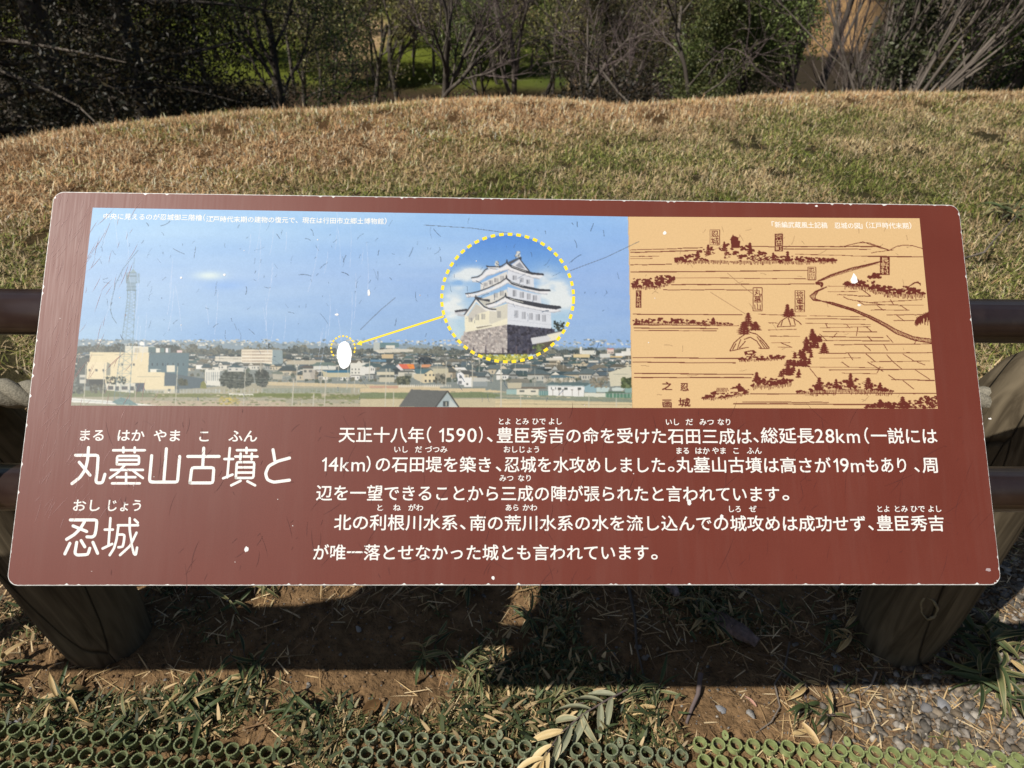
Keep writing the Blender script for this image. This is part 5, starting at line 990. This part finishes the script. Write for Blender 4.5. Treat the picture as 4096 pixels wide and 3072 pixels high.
run_part('text_line', bl(1737, 1744, [('天正十八年', 1356, 1696), ('（', 1708, 1724), ('1590', 1756, 1906), ('）', 1916, 1930), ('、', 1948, 1970), ('豊臣秀吉の命を受けた石田三成は', 1987, 3006), ('、', 3013, 3033), ('総延長', 3044, 3255), ('28km', 3260, 3438), ('（', 3458, 3474), ('一説には', 3484, 3748)]), 62, BO)
run_part('text_line', bl(1855, 1861, [('14km', 1288, 1460), ('）', 1466, 1482), ('の石田堤を築き', 1501, 1970), ('、', 1984, 2005), ('忍城を水攻めしました', 2018, 2663), ('。', 2672, 2697), ('丸墓山古墳は高さが', 2706, 3322), ('19m', 3334, 3456), ('もあり', 3463, 3634), ('、', 3657, 3677), ('周', 3690, 3755)]), 62, BO)
run_part('text_line', bl(1968, 1975, [('辺を一望できることから三成の陣が張られたと言われています', 1267, 3119), ('。', 3130, 3156)]), 62, BO)
run_part('text_line', bl(2088, 2094, [('北の利根川水系', 1339, 1832), ('、', 1842, 1863), ('南の荒川水系の水を流し込んでの城攻めは成功せず', 1880, 3464), ('、', 3474, 3494), ('豊臣秀吉', 3508, 3778)]), 62, BO)
run_part('text_line', bl(2208, 2211, [('が唯一落とせなかった城とも言われています', 1253, 2597), ('。', 2606, 2631)]), 62, BO)
a5 = lambda x: 1150 + x * .6329
aR = lambda x: 2450 + x * .6555
def rb(f, y, L): return [(s, f(a), f(b_), y) for s, a, b_ in L]
for L in (rb(a5, 1685, [('とよ', 1330, 1412), ('とみ', 1437, 1525), ('ひで', 1545, 1632), ('よし', 1648, 1735)]) + rb(aR, 1688, [('いし', 322, 408), ('だ', 446, 490), ('みつ', 530, 618), ('なり', 640, 725)]),
          rb(a5, 1797, [('いし', 672, 763), ('だ', 806, 850), ('づつみ', 870, 1010), ('おしじょう', 1365, 1597)]) + rb(aR, 1803, [('まる', 385, 470), ('はか', 503, 592), ('やま', 608, 695), ('こ', 732, 776), ('ふん', 820, 910)]),
          rb(a5, 1912, [('みつ', 1340, 1430), ('なり', 1456, 1545)]),
          rb(a5, 2030, [('と', 563, 606), ('ね', 670, 716), ('がわ', 765, 860), ('あら', 1378, 1465), ('かわ', 1487, 1580)]) + rb(aR, 2036, [('しろ', 705, 788), ('ぜ', 836, 880), ('とよ', 1612, 1695), ('とみ', 1718, 1803), ('ひで', 1820, 1908), ('よし', 1925, 2010)])):
    for w_ in L: run_part('reading', [w_], 27, .016)
# scratches and chips
ik = Ink(.00016)
def scr(x, y, L, a, w, col, bend=0.):
    P = [(x + L * t * math.cos(a + bend * t), y + L * t * math.sin(a + bend * t)) for t in np.linspace(-.5, .5, 6)]; ik.stroke(P, w, col, taper=True)
for _ in range(230):
    x, y = rnd.uniform(400, 3950), rnd.uniform(1640, 2330); L = rnd.choice([20, 35, 60, 110]) * rnd.uniform(.6, 1.3); scr(x, y, L, rnd.gauss(1.8, .5) if rnd.random() < .7 else rnd.uniform(0, 3), rnd.uniform(1.4, 2.8), (92, 46, 40), rnd.uniform(-.3, .3))
ik.build('dark_scratches', board)['kind'] = 'stuff'
ik = Ink(.0002)
for _ in range(190):
    y = rnd.uniform(800, 2100); x = 120 + (1 - (y - 800) / 1550) * 90 + abs(rnd.gauss(0, 170)); scr(x + 10, y, rnd.uniform(20, 120), rnd.uniform(1.7, 2.4), rnd.uniform(.7, 1.3), (170, 128, 124), rnd.uniform(-.22, .22))
def chip(x, y, rx, ry, col=(236, 236, 232), n=11): ik.poly([(x + rx * rnd.uniform(.6, 1.15) * math.cos(k * 6.283 / n), y + ry * rnd.uniform(.6, 1.15) * math.sin(k * 6.283 / n)) for k in range(n)], col)
ik.poly([(1376 + 29 * math.cos(k * .1745) * (1 + .07 * rnd.uniform(-1, 1)), 1420 + 55 * math.sin(k * .1745) * (1 + .04 * rnd.uniform(-1, 1))) for k in range(36)], (248, 248, 246))
ik.poly(E_([(1452, 456), (1470, 480), (1478, 512), (1460, 522), (1440, 520), (1432, 500), (1442, 480)]), (246, 244, 240))
for x, y, a_, b_ in ((2655, 932, 9, 8), (3434, 1221, 9, 5), (988, 2196, 8, 14), (2758, 2010, 9, 12), (2888, 2068, 8, 12), (896, 1098, 6, 5), (722, 1110, 5, 5), (1975, 2312, 7, 9), (3960, 1676, 8, 4), (3262, 825, 6, 4), (846, 868, 4, 4), (1345, 1258, 8, 6), (3955, 2280, 12, 8), (1473, 1172, 5, 16)): chip(x, y, a_, b_, (232, 228, 224) if a_ < 12 else (168, 150, 150))
for _ in range(35): chip(rnd.uniform(230, 3950), rnd.uniform(840, 2330), rnd.uniform(1.6, 3.6), rnd.uniform(1.6, 3.2), rnd.choice([(226, 220, 214), (206, 190, 184)]), 6)
ik.build('pale_scratches', board)['kind'] = 'stuff'

# ---- rails and their outer supports
def pipe(name, p0, p1, r, mat, parent, n=24):
    import bmesh
    bm = bmesh.new(); L = (Vector(p1) - Vector(p0)).length
    bmesh.ops.create_cone(bm, cap_ends=True, segments=n, radius1=r, radius2=r, depth=L)
    q = (Vector(p1) - Vector(p0)).to_track_quat('Z', 'Y').to_matrix().to_4x4(); q.translation = (Vector(p0) + Vector(p1)) / 2; bm.transform(q)
    for f in bm.faces: f.smooth = len(f.verts) == 4
    me = bpy.data.meshes.new(name); bm.to_mesh(me); bm.free(); o = link(name, me, mat, parent); return o
frame = empty('pipe_frame', (0, .76, 0)); tag(frame, 'two brown painted steel pipes running level behind the board', 'pipe frame')
Fi = Vector((0, .76, 0))
for (y, z, dz) in ((.84, 1.0368, .0005), (.69, .864, .002)):
    pipe('rail', Vector((-1.62, y, z - .001)) - Fi, Vector((1.68, y, z + dz)) - Fi, .0302, M_rail, frame)
for sx in (-1, 1):
    pipe('leg', Vector((1.62 * sx + .03, .84, -.2)) - Fi, Vector((1.62 * sx + .03, .84, 1.02)) - Fi, .0302, M_rail, frame)
for x in (-.42, .45):
    me = mesh('bracket', [(x - .02, .805, 1.055), (x + .02, .805, 1.055), (x + .02, .66, .898), (x - .02, .66, .898), (x - .02, .86, 1.01), (x + .02, .86, 1.01), (x + .02, .70, .85), (x - .02, .70, .85)], [[0, 1, 2, 3], [4, 7, 6, 5], [0, 4, 5, 1], [1, 5, 6, 2], [2, 6, 7, 3], [3, 7, 4, 0]])
    o = link('bracket', me, M_rail, frame); o.location = -Fi

# ---- timber posts with a rope between them
def post_mat():
    mt, t, b = mat_base('weathered_timber', .9, .15)
    tc = N(t, 'ShaderNodeTexCoord'); mp = N(t, 'ShaderNodeMapping'); mp.inputs['Scale'].default_value = (34, 34, 3.2)
    n1 = N(t, 'ShaderNodeTexNoise'); n1.inputs['Scale'].default_value = 1; n1.inputs['Detail'].default_value = 8; n1.inputs['Distortion'].default_value = 1.2
    t.links.new(tc.outputs['Object'], mp.inputs[0]); t.links.new(mp.outputs[0], n1.inputs[0])
    cr = N(t, 'ShaderNodeValToRGB'); e = cr.color_ramp.elements; e[0].position = .34; e[1].position = .70
    e[0].color = (.055, .042, .026, 1); e[1].color = (.15, .120, .078, 1); t.links.new(n1.outputs['Fac'], cr.inputs[0])
    # long dark drying cracks
    m2 = N(t, 'ShaderNodeMapping'); m2.inputs['Scale'].default_value = (4.2, 4.2, .5); vo = N(t, 'ShaderNodeTexVoronoi', feature='DISTANCE_TO_EDGE'); vo.inputs['Scale'].default_value = 1
    t.links.new(tc.outputs['Object'], m2.inputs[0]); t.links.new(m2.outputs[0], vo.inputs[0])
    r2 = N(t, 'ShaderNodeMapRange'); r2.inputs['From Min'].default_value = 0; r2.inputs['From Max'].default_value = .007; r2.inputs['To Min'].default_value = .3; t.links.new(vo.outputs['Distance'], r2.inputs[0])
    mx = N(t, 'ShaderNodeVectorMath', operation='SCALE'); t.links.new(cr.outputs[0], mx.inputs[0]); t.links.new(r2.outputs[0], mx.inputs['Scale']); t.links.new(mx.outputs[0], b.inputs['Base Color'])
    ad = N(t, 'ShaderNodeMath', operation='MULTIPLY_ADD'); ad.inputs[1].default_value = .35; t.links.new(n1.outputs['Fac'], ad.inputs[0]); t.links.new(r2.outputs[0], ad.inputs[2])
    bp = N(t, 'ShaderNodeBump'); bp.inputs['Strength'].default_value = .9; bp.inputs['Distance'].default_value = .006; t.links.new(ad.outputs[0], bp.inputs['Height']); t.links.new(bp.outputs[0], b.inputs['Normal'])
    return mt
M_post = post_mat()
def lathe(prof, n=48, wob=.004, seed=0):
    V = []; q = random.Random(seed); ph = [q.uniform(0, 6.28) for _ in range(4)]
    for r, z in prof:
        for k in range(n):
            a = 2 * math.pi * k / n; rr = r * (1 + .035 * math.sin(2 * a + ph[0] + z) + .02 * math.sin(5 * a + ph[1] + 3 * z) + .012 * math.sin(11 * a + ph[2]))
            V.append((rr * math.cos(a), rr * math.sin(a), z))
    Fc = [[i * n + k, i * n + (k + 1) % n, (i + 1) * n + (k + 1) % n, (i + 1) * n + k] for i in range(len(prof) - 1) for k in range(n)]
    Fc += [list(range((len(prof) - 1) * n, len(prof) * n))]
    return V, Fc
PR = [(.088, -.15), (.090, 0), (.096, .06), (.101, .14), (.103, .22), (.104, .4), (.104, .56), (.102, .60), (.093, .66), (.076, .73), (.055, .79), (.03, .825), (.008, .84)]
def post(x, y, seed, label, s=1., hz=1.):
    e = empty('timber_post', (x, y, 0), (0, -.13 if x < 0 else .03, 0)); tag(e, label, 'post', 'timber rope posts')
    V, Fc = lathe([(r * s, z * hz) for r, z in PR], seed=seed); o = link('log', mesh('log', V, Fc, smooth=True), M_post, e)
    a = 0   # rope hole rims, left and right
    for sx in (-1, 1):
        R_ = .024; c = Vector((sx * .080 * s, 0, .705)); T2 = Tubes(); T2.add([(c.x, R_ * math.cos(k), c.z + R_ * math.sin(k)) for k in np.linspace(0, 6.283, 17)], [.006] * 17, 6)
        h = link('rope_hole', T2.mesh('rope_hole'), M_post, e); h.rotation_euler = (0, 0, a)
    return e
post(-.925, 1.10, 1, 'thick timber post under the left end of the board')
post(1.01, 1.10, 2, 'thick timber post under the right end of the board', 1.08)
nb = empty('shadow_board', (-1.13, .675, .925), (.7854, 0, 0)); tag(nb, 'added brown board past the left picture edge, shaped to cast the ground shadow', 'shadow board')  # added out of view, outline shaped to shade the ground and left post
o_ = [(-.5, -.10), (.44, -.105), (.49, -.07), (.50, 0), (.48, .14), (.45, .27), (.40, .31), (.26, .31), (.18, .27), (.12, .18), (.06, .10), (-.04, .075), (-.45, .07), (-.5, .04)]; n = len(o_)
link('plate', mesh('plate', [(x, y, -.004) for x, y in o_] + [(x, y, .004) for x, y in o_], [[k, (k + 1) % n, n + (k + 1) % n, n + k] for k in range(n)] + [list(range(n, 2 * n)), list(range(n))[::-1]]), M_rail, nb)
def rope(name, pts, label, r=.026):
    pts = [Vector(p) for p in pts]; L = sum((b_ - a).length for a, b_ in zip(pts[:-1], pts[1:])); n = int(L / .012); T2 = Tubes()
    cs = np.concatenate([[0], np.cumsum([(b_ - a).length for a, b_ in zip(pts[:-1], pts[1:])])]); P = np.array(pts)
    s = np.linspace(0, L, n); C3 = np.stack([np.interp(s, cs, P[:, i]) for i in range(3)], 1)
    for k in range(3):
        a = s / .020 * .9 + k * 2.094; o3 = np.stack([0 * a, np.cos(a), np.sin(a)], 1) * r * .52; T2.add(C3 + o3, np.full(n, r * .56), 8)
    o = link(name, T2.mesh(name), M_rope); tag(o, label, 'rope'); return o
def sag(x0, x1, z, d, y): return [(x0 + (x1 - x0) * t, y, z - d * 4 * t * (1 - t)) for t in np.linspace(0, 1, 15)]
rope('rope', sag(-.93, 1.0, .722, .035, 1.10), 'thick twisted rope sagging behind the board between the two posts')
rope('rope', sag(-2.6, -1.07, .715, .06, 1.10), 'thick twisted rope leaving the left post to the left')
rope('rope', sag(1.13, 2.7, .715, .06, 1.10), 'thick twisted rope leaving the right post to the right')

# pale knot outline on the shaded face of the right post
pr = [q_ for q_ in bpy.data.objects if q_.name.startswith('timber_post') and q_.location.x > 0][0]
d_ = pxdir(3702, 2425); tt_ = 1.2
for _ in range(400):
    p_ = CAM + d_ * tt_
    if math.hypot(p_[0] - 1.01 - .03 * p_[2], p_[1] - 1.10) < .103 * 1.08: break
    tt_ += .001
a0_ = math.atan2(p_[1] - 1.10, p_[0] - 1.01); T2 = Tubes(); K_ = []
for k in np.linspace(0, 6.283, 25):
    w_ = 1 + .05 * math.sin(7 * k) + .05 * math.sin(3 * k + 1); aa = a0_ + .16 * math.cos(k + .5) * w_; zz = p_[2] + .030 * math.sin(k) * w_; K_.append((.1155 * math.cos(aa), .1155 * math.sin(aa), zz))
T2.add(K_, [.0028 + .0010 * math.sin(7 * k) for k in range(25)], 5)
link('knot', T2.mesh('knot'), mat_noise('pale_knot', (.16, .135, .085), (.26, .22, .14), .9, .1, (90, 90, 90), 4), pr)

# ---- turf protection mats made of plastic rings
def ring_mesh(ro, ri, h, n=32, notch=.0006):
    V = []; 
    for k in range(n):
        a = 2 * math.pi * k / n; c, s = math.cos(a), math.sin(a); z = h - (notch if k % 2 else 0)
        for r, zz in ((ro * 1.06, 0), (ro, h - .004), (ro * 1.03, z), (ri, z), (ri, 0)): V.append((r * c, r * s, zz))
    Fc = []
    for k in range(n):
        a, b_ = k * 5, ((k + 1) % n) * 5
        for j in range(4): Fc.append([a + j, b_ + j, b_ + j + 1, a + j + 1])
    return mesh('ring', V, Fc)
def mat_plastic(name, c1, c2, dirt): return mat_noise(name, c1, c2, .55, .4, (60, 60, 60), 5, c3=dirt, scale3=22)
MATS = [('grass_mat', (-1.26, .8765), (-.4266, .7937), -1.28, mat_plastic('green_plastic_dull', s2l((92, 100, 66)), s2l((120, 128, 88)), s2l((98, 90, 72))), 'dark green ring mat at the lower left with grass growing over it'),
        ('grass_mat', (-.2889, .8333), (.4035, .7833), 0, mat_plastic('green_plastic_grey', s2l((106, 114, 88)), s2l((132, 138, 110)), s2l((116, 108, 90))), 'grey green ring mat in the middle below the board'),
        ('grass_mat', (.4496, .8102), (1.30, .7600), 0, mat_plastic('green_plastic_bright', s2l((126, 136, 86)), s2l((150, 160, 106)), s2l((128, 124, 92))), 'bright yellow green ring mat at the lower right')]
RM = ring_mesh(.0139, .0114, .017)
for name, p0, p1, _, mt, lab in MATS:
    a = math.atan2(p1[1] - p0[1], p1[0] - p0[0]); L = math.hypot(p1[0] - p0[0], p1[1] - p0[1]); nc = int(round(L / .0365)) + 1; pitch = L / (nc - 1)
    e = empty(name, (p0[0], p0[1], .009), (0, 0, a)); tag(e, lab, 'ground mat', 'ring mats on the ground')
    me0 = RM.copy(); me0.materials.append(mt); bars = []
    import bmesh
    def bar(P): bars.append(P)
    for r in range(5):
        for c in range(nc):
            x, y = c * pitch + rnd.uniform(-.0008, .0008), -r * .0392 + rnd.uniform(-.0008, .0008)
            o = bpy.data.objects.new('ring', me0); COL.objects.link(o); o.parent = e; o.location = (x, y, rnd.uniform(-.0015, .0015) + .003 * math.sin(c * .5 + r)); o.rotation_euler = (rnd.gauss(0, .035), rnd.gauss(0, .035), rnd.uniform(0, 6))
            if c < nc - 1: bar((x + .015, x + pitch - .015, y - .0012, y + .0012))
            if r < 4: bar((x - .0012, x + .0012, y - .0392 + .015, y - .015))
    V, Fc = [], []
    for x0, x1, y0, y1 in bars:
        b0 = len(V); V += [(x0, y0, .008), (x1, y0, .008), (x1, y1, .008), (x0, y1, .008), (x0, y0, .013), (x1, y0, .013), (x1, y1, .013), (x0, y1, .013)]
        Fc += [[b0, b0 + 3, b0 + 2, b0 + 1], [b0 + 4, b0 + 5, b0 + 6, b0 + 7], [b0, b0 + 1, b0 + 5, b0 + 4], [b0 + 1, b0 + 2, b0 + 6, b0 + 5], [b0 + 2, b0 + 3, b0 + 7, b0 + 6], [b0 + 3, b0, b0 + 4, b0 + 7]]
    o = link('links', mesh('links', V, Fc), mt, e); o['kind'] = 'stuff'
    # fixing tabs with an eyelet
    for c in range(1, nc, 7):
        x, y = (c + .5) * pitch, .017; n = 14; V = []
        for k in range(n):
            aa = 2 * math.pi * k / n
            for rr, zz in ((.0085, .018), (.0085, .022), (.0028, .022), (.0028, .018)): V.append((x + rr * math.cos(aa) * .8, y + rr * math.sin(aa) * 1.3, zz))
        link('tab', mesh('tab', V, [[k * 4 + j, ((k + 1) % n) * 4 + j, ((k + 1) % n) * 4 + (j + 1) % 4, k * 4 + (j + 1) % 4] for k in range(n) for j in range(4)]), mt, e)

# ---- dwarf bamboo clumps
def leaf_mesh(name, L, Wd, bend, cols, seed, curl=.0):
    q = random.Random(seed); n = 8; V = []; C = []
    for k in range(n + 1):
        t = k / n; w = Wd * .5 * math.sin(math.pi * min(1, t * .93 + .07)) ** .7 * (1 - t ** 3); a = bend * t
        x = L * t * math.cos(a * .6); z = -L * t * math.sin(a * .6)
        edge = s2l(cols[1]); mid_ = s2l(cols[0])
        for s in (-1, -.55, 0, .55, 1):
            V.append((x, s * w, z + abs(s) * w * (.35 + curl) - (0 if s else .001))); C.append((edge if abs(s) == 1 else mid_) * q.uniform(.85, 1.12))
    Fc = [[k * 5 + j, (k + 1) * 5 + j, (k + 1) * 5 + j + 1, k * 5 + j + 1] for k in range(n) for j in range(4)]
    me = mesh(name, V, Fc, C, True); me.materials.append(M_blade); return me
GLf = [leaf_mesh('leaf', .085, .011, .5 + .25 * k, [((72, 86, 52), (92, 100, 62)), ((54, 68, 42), (150, 140, 100)), ((104, 108, 68), (180, 162, 118))][k % 3], k) for k in range(6)]
DLf = [leaf_mesh('leaf', .07, .012, .9 + .3 * k, ((176, 150, 104), (206, 180, 132)), 20 + k, .3) for k in range(3)]
def clump(x, y, n, size, label, seed, dead=.15):
    e = empty('dwarf_bamboo', (x, y, float(terr(x, y)))); tag(e, label, 'plant', 'dwarf bamboo plants on the bare soil'); q = random.Random(seed)
    T2 = Tubes(); st = []; n = int(n * 1.3)
    for k in range(max(3, n // 4)):
        a = q.uniform(0, 6.28); r = q.uniform(.1, .55) * size; p = Vector((r * .3 * math.cos(a), r * .3 * math.sin(a), -.01)); t_ = Vector((r * math.cos(a), r * math.sin(a), q.uniform(.3, .6) * size))
        T2.add([tuple(p.lerp(t_, s)) for s in (0, .35, .7, 1)], [.0016, .0014, .0012, .0008], 5); st.append((p, t_))
    link('stem', T2.mesh('stem'), M_twig, e)
    for k in range(n):
        p, t_ = q.choice(st); pos = p.lerp(t_, q.uniform(.35, 1)); o = bpy.data.objects.new('leaf', (q.choice(DLf) if q.random() < dead else q.choice(GLf))); COL.objects.link(o); o.parent = e
        o.location = pos; s = size / .085 * q.uniform(.45, .85); o.scale = (s, s, s); o.rotation_euler = (q.gauss(0, .5), q.uniform(-.9, .35), q.uniform(0, 6.28))
CL = [(-1.13, .965, 26, .13, 'big leaved dwarf bamboo at the far left under the left post'), (-.93, .93, 22, .10, 'dwarf bamboo just in front of the left post'), (-.66, .905, 30, .11, 'dwarf bamboo with long pale leaves left of the bare soil'), (-.56, .99, 26, .10, 'dwarf bamboo between the left post and the bare soil'), (-.42, .90, 20, .09, 'low dwarf bamboo above the right end of the left mat'), (-.15, 1.04, 20, .09, 'dwarf bamboo tuft right of the sunlit bare soil'), (-.02, .98, 26, .09, 'dwarf bamboo half in the board shadow near the middle'), (.12, 1.12, 18, .09, 'shaded dwarf bamboo under the middle of the board'), (.18, .93, 22, .08, 'dwarf bamboo left of the wilted sprig'), (.38, .93, 18, .09, 'dwarf bamboo right of the wilted sprig'), (.72, .90, 20, .10, 'sunlit dwarf bamboo on the edge of the board shadow'), (1.16, .955, 46, .15, 'large dwarf bamboo spilling beside the right post'), (1.24, 1.03, 34, .15, 'dwarf bamboo behind the large one at the right post'), (.55, 1.13, 24, .10, 'dark dwarf bamboo deep in the board shadow'), (-.04, 1.24, 18, .09, 'dwarf bamboo just below the lower edge of the board'), (-.62, 1.22, 22, .11, 'dwarf bamboo behind the left post'), (.85, 1.10, 22, .10, 'shaded dwarf bamboo left of the right post'), (-1.30, .98, 10, .14, 'long leaf dwarf bamboo cut by the left picture edge'), (-.78, .86, 12, .08, 'dwarf bamboo leaves lying over the left mat'), (-.35, 1.30, 16, .09, 'dwarf bamboo in the lit patch left of the board shadow')]
for k, (x, y, n, s, lab) in enumerate(CL): clump(x, y, n, s, lab, 500 + k, .12)

# ---- wilted sprig lying on the middle mat
sp = empty('wilted_sprig', (.31, .925, .03)); tag(sp, 'wilted branch with pale curled leaves lying across the middle mat', 'branch')
T2 = Tubes(); SPt = [(0, 0, .01), (-.05, -.03, .02), (-.11, -.065, .02), (-.165, -.11, .018), (-.20, -.16, .012)]
T2.add(SPt, [.0022, .002, .0017, .0014, .001], 6)
WL_ = [leaf_mesh('leaf', .092, .017, .5 + .4 * k, [((140, 142, 116), (160, 158, 128)), ((206, 182, 132), (226, 204, 158)), ((150, 150, 120), (206, 188, 146))][k], 40 + k, .55) for k in range(3)]
link('stem', T2.mesh('stem'), M_twig, sp)
for k, (t, az, s, w) in enumerate([(.15, 2.9, .8, 0), (.2, 4.4, .9, 0), (.3, 2.6, 1, 0), (.32, 4.6, .9, 0), (.42, 2.8, 1., 0), (.45, 4.2, 1., 0), (.5, 4.9, .9, 2), (.55, 3.0, .9, 2), (.62, 4.3, 1, 0), (.7, 3.3, 1, 1), (.75, 4.6, .9, 2), (.85, 3.6, 1.1, 1), (.92, 4.4, 1.2, 1), (1., 3.9, 1.2, 1), (1., 4.5, 1.25, 1), (.98, 3.3, 1., 1)]):
    i = min(3, int(t * 4)); f = t * 4 - i; p = Vector(SPt[i]).lerp(Vector(SPt[i + 1]), f); o = bpy.data.objects.new('leaf', WL_[w]); COL.objects.link(o); o.parent = sp; o.location = p; o.scale = (s, s * 1.1, s); o.rotation_euler = (rnd.gauss(0, .45), rnd.uniform(.0, .25), az)

# ---- single stones, sticks, husks
SM = []
for k in range(4):
    v, f = RK[k]; SM.append(mesh('stone', v, f, np.tile(s2l([(150, 150, 152), (128, 126, 126), (160, 156, 150), (138, 128, 116)][k]), (len(v), 1))))
ST = [(-1.345, 1.21, .016, 'grey stone uppermost in the row at the left edge'), (-1.30, 1.165, .015, 'grey stone second in the row at the left edge'), (-1.275, 1.13, .014, 'grey stone lowest of the row beside the left post'), (-1.335, 1.125, .012, 'small grey stone nearest the left picture edge'), (-1.02, .875, .013, 'pale stone lying just behind the left mat'), (-.325, 1.115, .009, 'small white stone in the shade left of the middle'), (.36, 1.06, .012, 'pale stone in the shade under the board, upper of two'), (.37, 1.03, .009, 'pale stone in the shade under the board, lower of two'), (.52, .90, .012, 'grey stone left of the bright mat corner'), (.585, .885, .013, 'grey stone just behind the bright mat corner'), (-.19, .87, .009, 'small blue grey stone behind the middle mat'), (.83, 1.00, .013, 'grey stone half buried in the shade near the right post'), (1.03, .905, .020, 'largest light grey stone in front of the right post'), (1.07, .88, .017, 'flat grey stone right of the largest one'), (.99, .895, .018, 'grey stone left of the largest one')]
for x, y, s, lab in ST:
    o = link('stone', SM[rnd.randrange(4)], M_stone); o.location = (x, y, float(terr(x, y)) + s * .25); o.scale = (s * rnd.uniform(.9, 1.3), s, s * .8); o.rotation_euler = (0, 0, rnd.uniform(0, 6)); tag(o, lab, 'stone', 'single stones on the soil')
def stick(name, pts, r, lab, mt, cat='stick'):
    T2 = Tubes(); P = [(x, y, float(terr(x, y)) + z) for x, y, z in pts]; T2.add(P, np.linspace(r, r * .5, len(P)), 6); o = link(name, T2.mesh(name), mt); tag(o, lab, cat)
stick('stick', [(.36, 1.28, .02), (.365, 1.15, .012), (.355, 1.05, .01), (.36, .98, .008)], .0045, 'dark stick in the shade under the middle of the board', M_bark)
stick('stick', [(.49, .975, .02), (.475, .93, .012), (.455, .90, .006), (.435, .865, .004)], .0065, 'thick brown twig between the sprig and the bright mat', M_twig)
stick('stick', [(.73, 1.06, .02), (.70, 1.0, .015), (.66, .955, .012), (.655, .90, .01), (.62, .86, .012), (.585, .845, .005)], .0028, 'pale bent twig crossing the edge of the board shadow', M_bark_pale)
stick('stick', [(.895, .965, .04), (.88, .945, .02), (.855, .93, .004)], .0028, 'short broken pale stalk standing before the right post', M_bark_pale)
stick('stick', [(.55, 1.27, .05), (.66, 1.19, .045), (.76, 1.11, .03), (.85, 1.02, .01)], .002, 'long dry stalk slanting through the shade', M_bark_pale)
def chunk(name, x, y, L, w, rz, cols, lab, cat):
    n = 10; V = []; C = []; q = random.Random(int(x * 1000) + 7)
    for k in range(n + 1):
        t = k / n; ww = w * (.5 + .5 * math.sin(math.pi * (t * .9 + .05))) * q.uniform(.8, 1.15)
        for j in range(8): a = j * .785; V.append((L * (t - .5), ww * math.cos(a) * q.uniform(.85, 1.1), .012 + .5 * ww * math.sin(a) * q.uniform(.7, 1.1))); C.append(s2l(q.choice(cols)) * q.uniform(.7, 1.15))
    Fc = [[k * 8 + j, k * 8 + (j + 1) % 8, (k + 1) * 8 + (j + 1) % 8, (k + 1) * 8 + j] for k in range(n) for j in range(8)] + [list(range(8))[::-1], list(range(n * 8, n * 8 + 8))]
    o = link(name, mesh(name, V, Fc, C), M_stone); o.location = (x, y, float(terr(x, y)) + .01); o.rotation_euler = (0, 0, rz); tag(o, lab, cat)
chunk('rotten_wood', .60, 1.10, .13, .026, -.75, [(120, 100, 92), (150, 128, 118), (98, 82, 74)], 'crumbling greyish wood chunk in the shade left of the right post', 'wood chunk')
chunk('rotten_wood', .47, 1.24, .09, .018, -1.3, [(130, 110, 102), (160, 140, 130)], 'smaller pale wood chunk just below the board edge', 'wood chunk')
def flatleaf(x, y, s, rz, cols, lab):
    me = leaf_mesh('fallen_leaf', s, s * (.55 if 'broad' in lab else .24), .25, cols, int(x * 999), .1); o = link('fallen_leaf', me); o.location = (x, y, float(terr(x, y)) + .012); o.rotation_euler = (.1, .1, rz); tag(o, lab, 'leaf')
flatleaf(-.275, .885, .06, 1.0, ((122, 92, 58), (132, 100, 64)), 'broad brown dead leaf behind the middle mat')
flatleaf(.66, .835, .055, .25, ((212, 184, 132), (226, 200, 150)), 'pale yellow dry leaf behind the bright mat')
flatleaf(.69, .86, .07, -1.1, ((200, 170, 120), (220, 192, 146)), 'narrow straw coloured leaf behind the bright mat')
flatleaf(.60, .90, .04, 2.0, ((196, 150, 130), (206, 164, 144)), 'small pinkish dead leaf in the sun')
flatleaf(-.60, .84, .05, .6, ((206, 178, 130), (220, 196, 150)), 'pale dry leaf above the left mat')

# fallen stalks in the far grass
for k, (P, lab) in enumerate([([(1.9, 3.0), (2.45, 3.25), (2.75, 3.6), (3.0, 3.85)], 'long pale stalk arching over the grass at the right'), ([(2.6, 2.75), (3.4, 2.55)], 'pale stalk at the right edge of the grass'), ([(-.9, 2.75), (-.5, 2.85), (-.1, 2.8)], 'pale stalk in the grass above the board centre left'), ([(1.1, 3.1), (1.7, 3.05), (2.0, 3.1)], 'thin pale stalk left of the long arching one'), ([(1.55, 3.7), (1.9, 3.45)], 'short pale stalk behind the long arching one')]):
    stick('dry_stalk', [(x, y, .07 + .03 * math.sin(i * 2.)) for i, (x, y) in enumerate(P)], .0035 if k else .006, lab, M_bark_pale, 'stalk')
# low leafy weeds in the grass to the right of the long stalk
for k, (x, y) in enumerate([(3.0, 3.95), (1.15, 2.55), (1.35, 2.7)]):
    clump(x, y, 26, .2, ['dark leafy weed at the tip of the long arching stalk', 'leafy weed low in the grass above the drawing', 'leafy weed behind the one above the drawing'][k], 700 + k, .1)
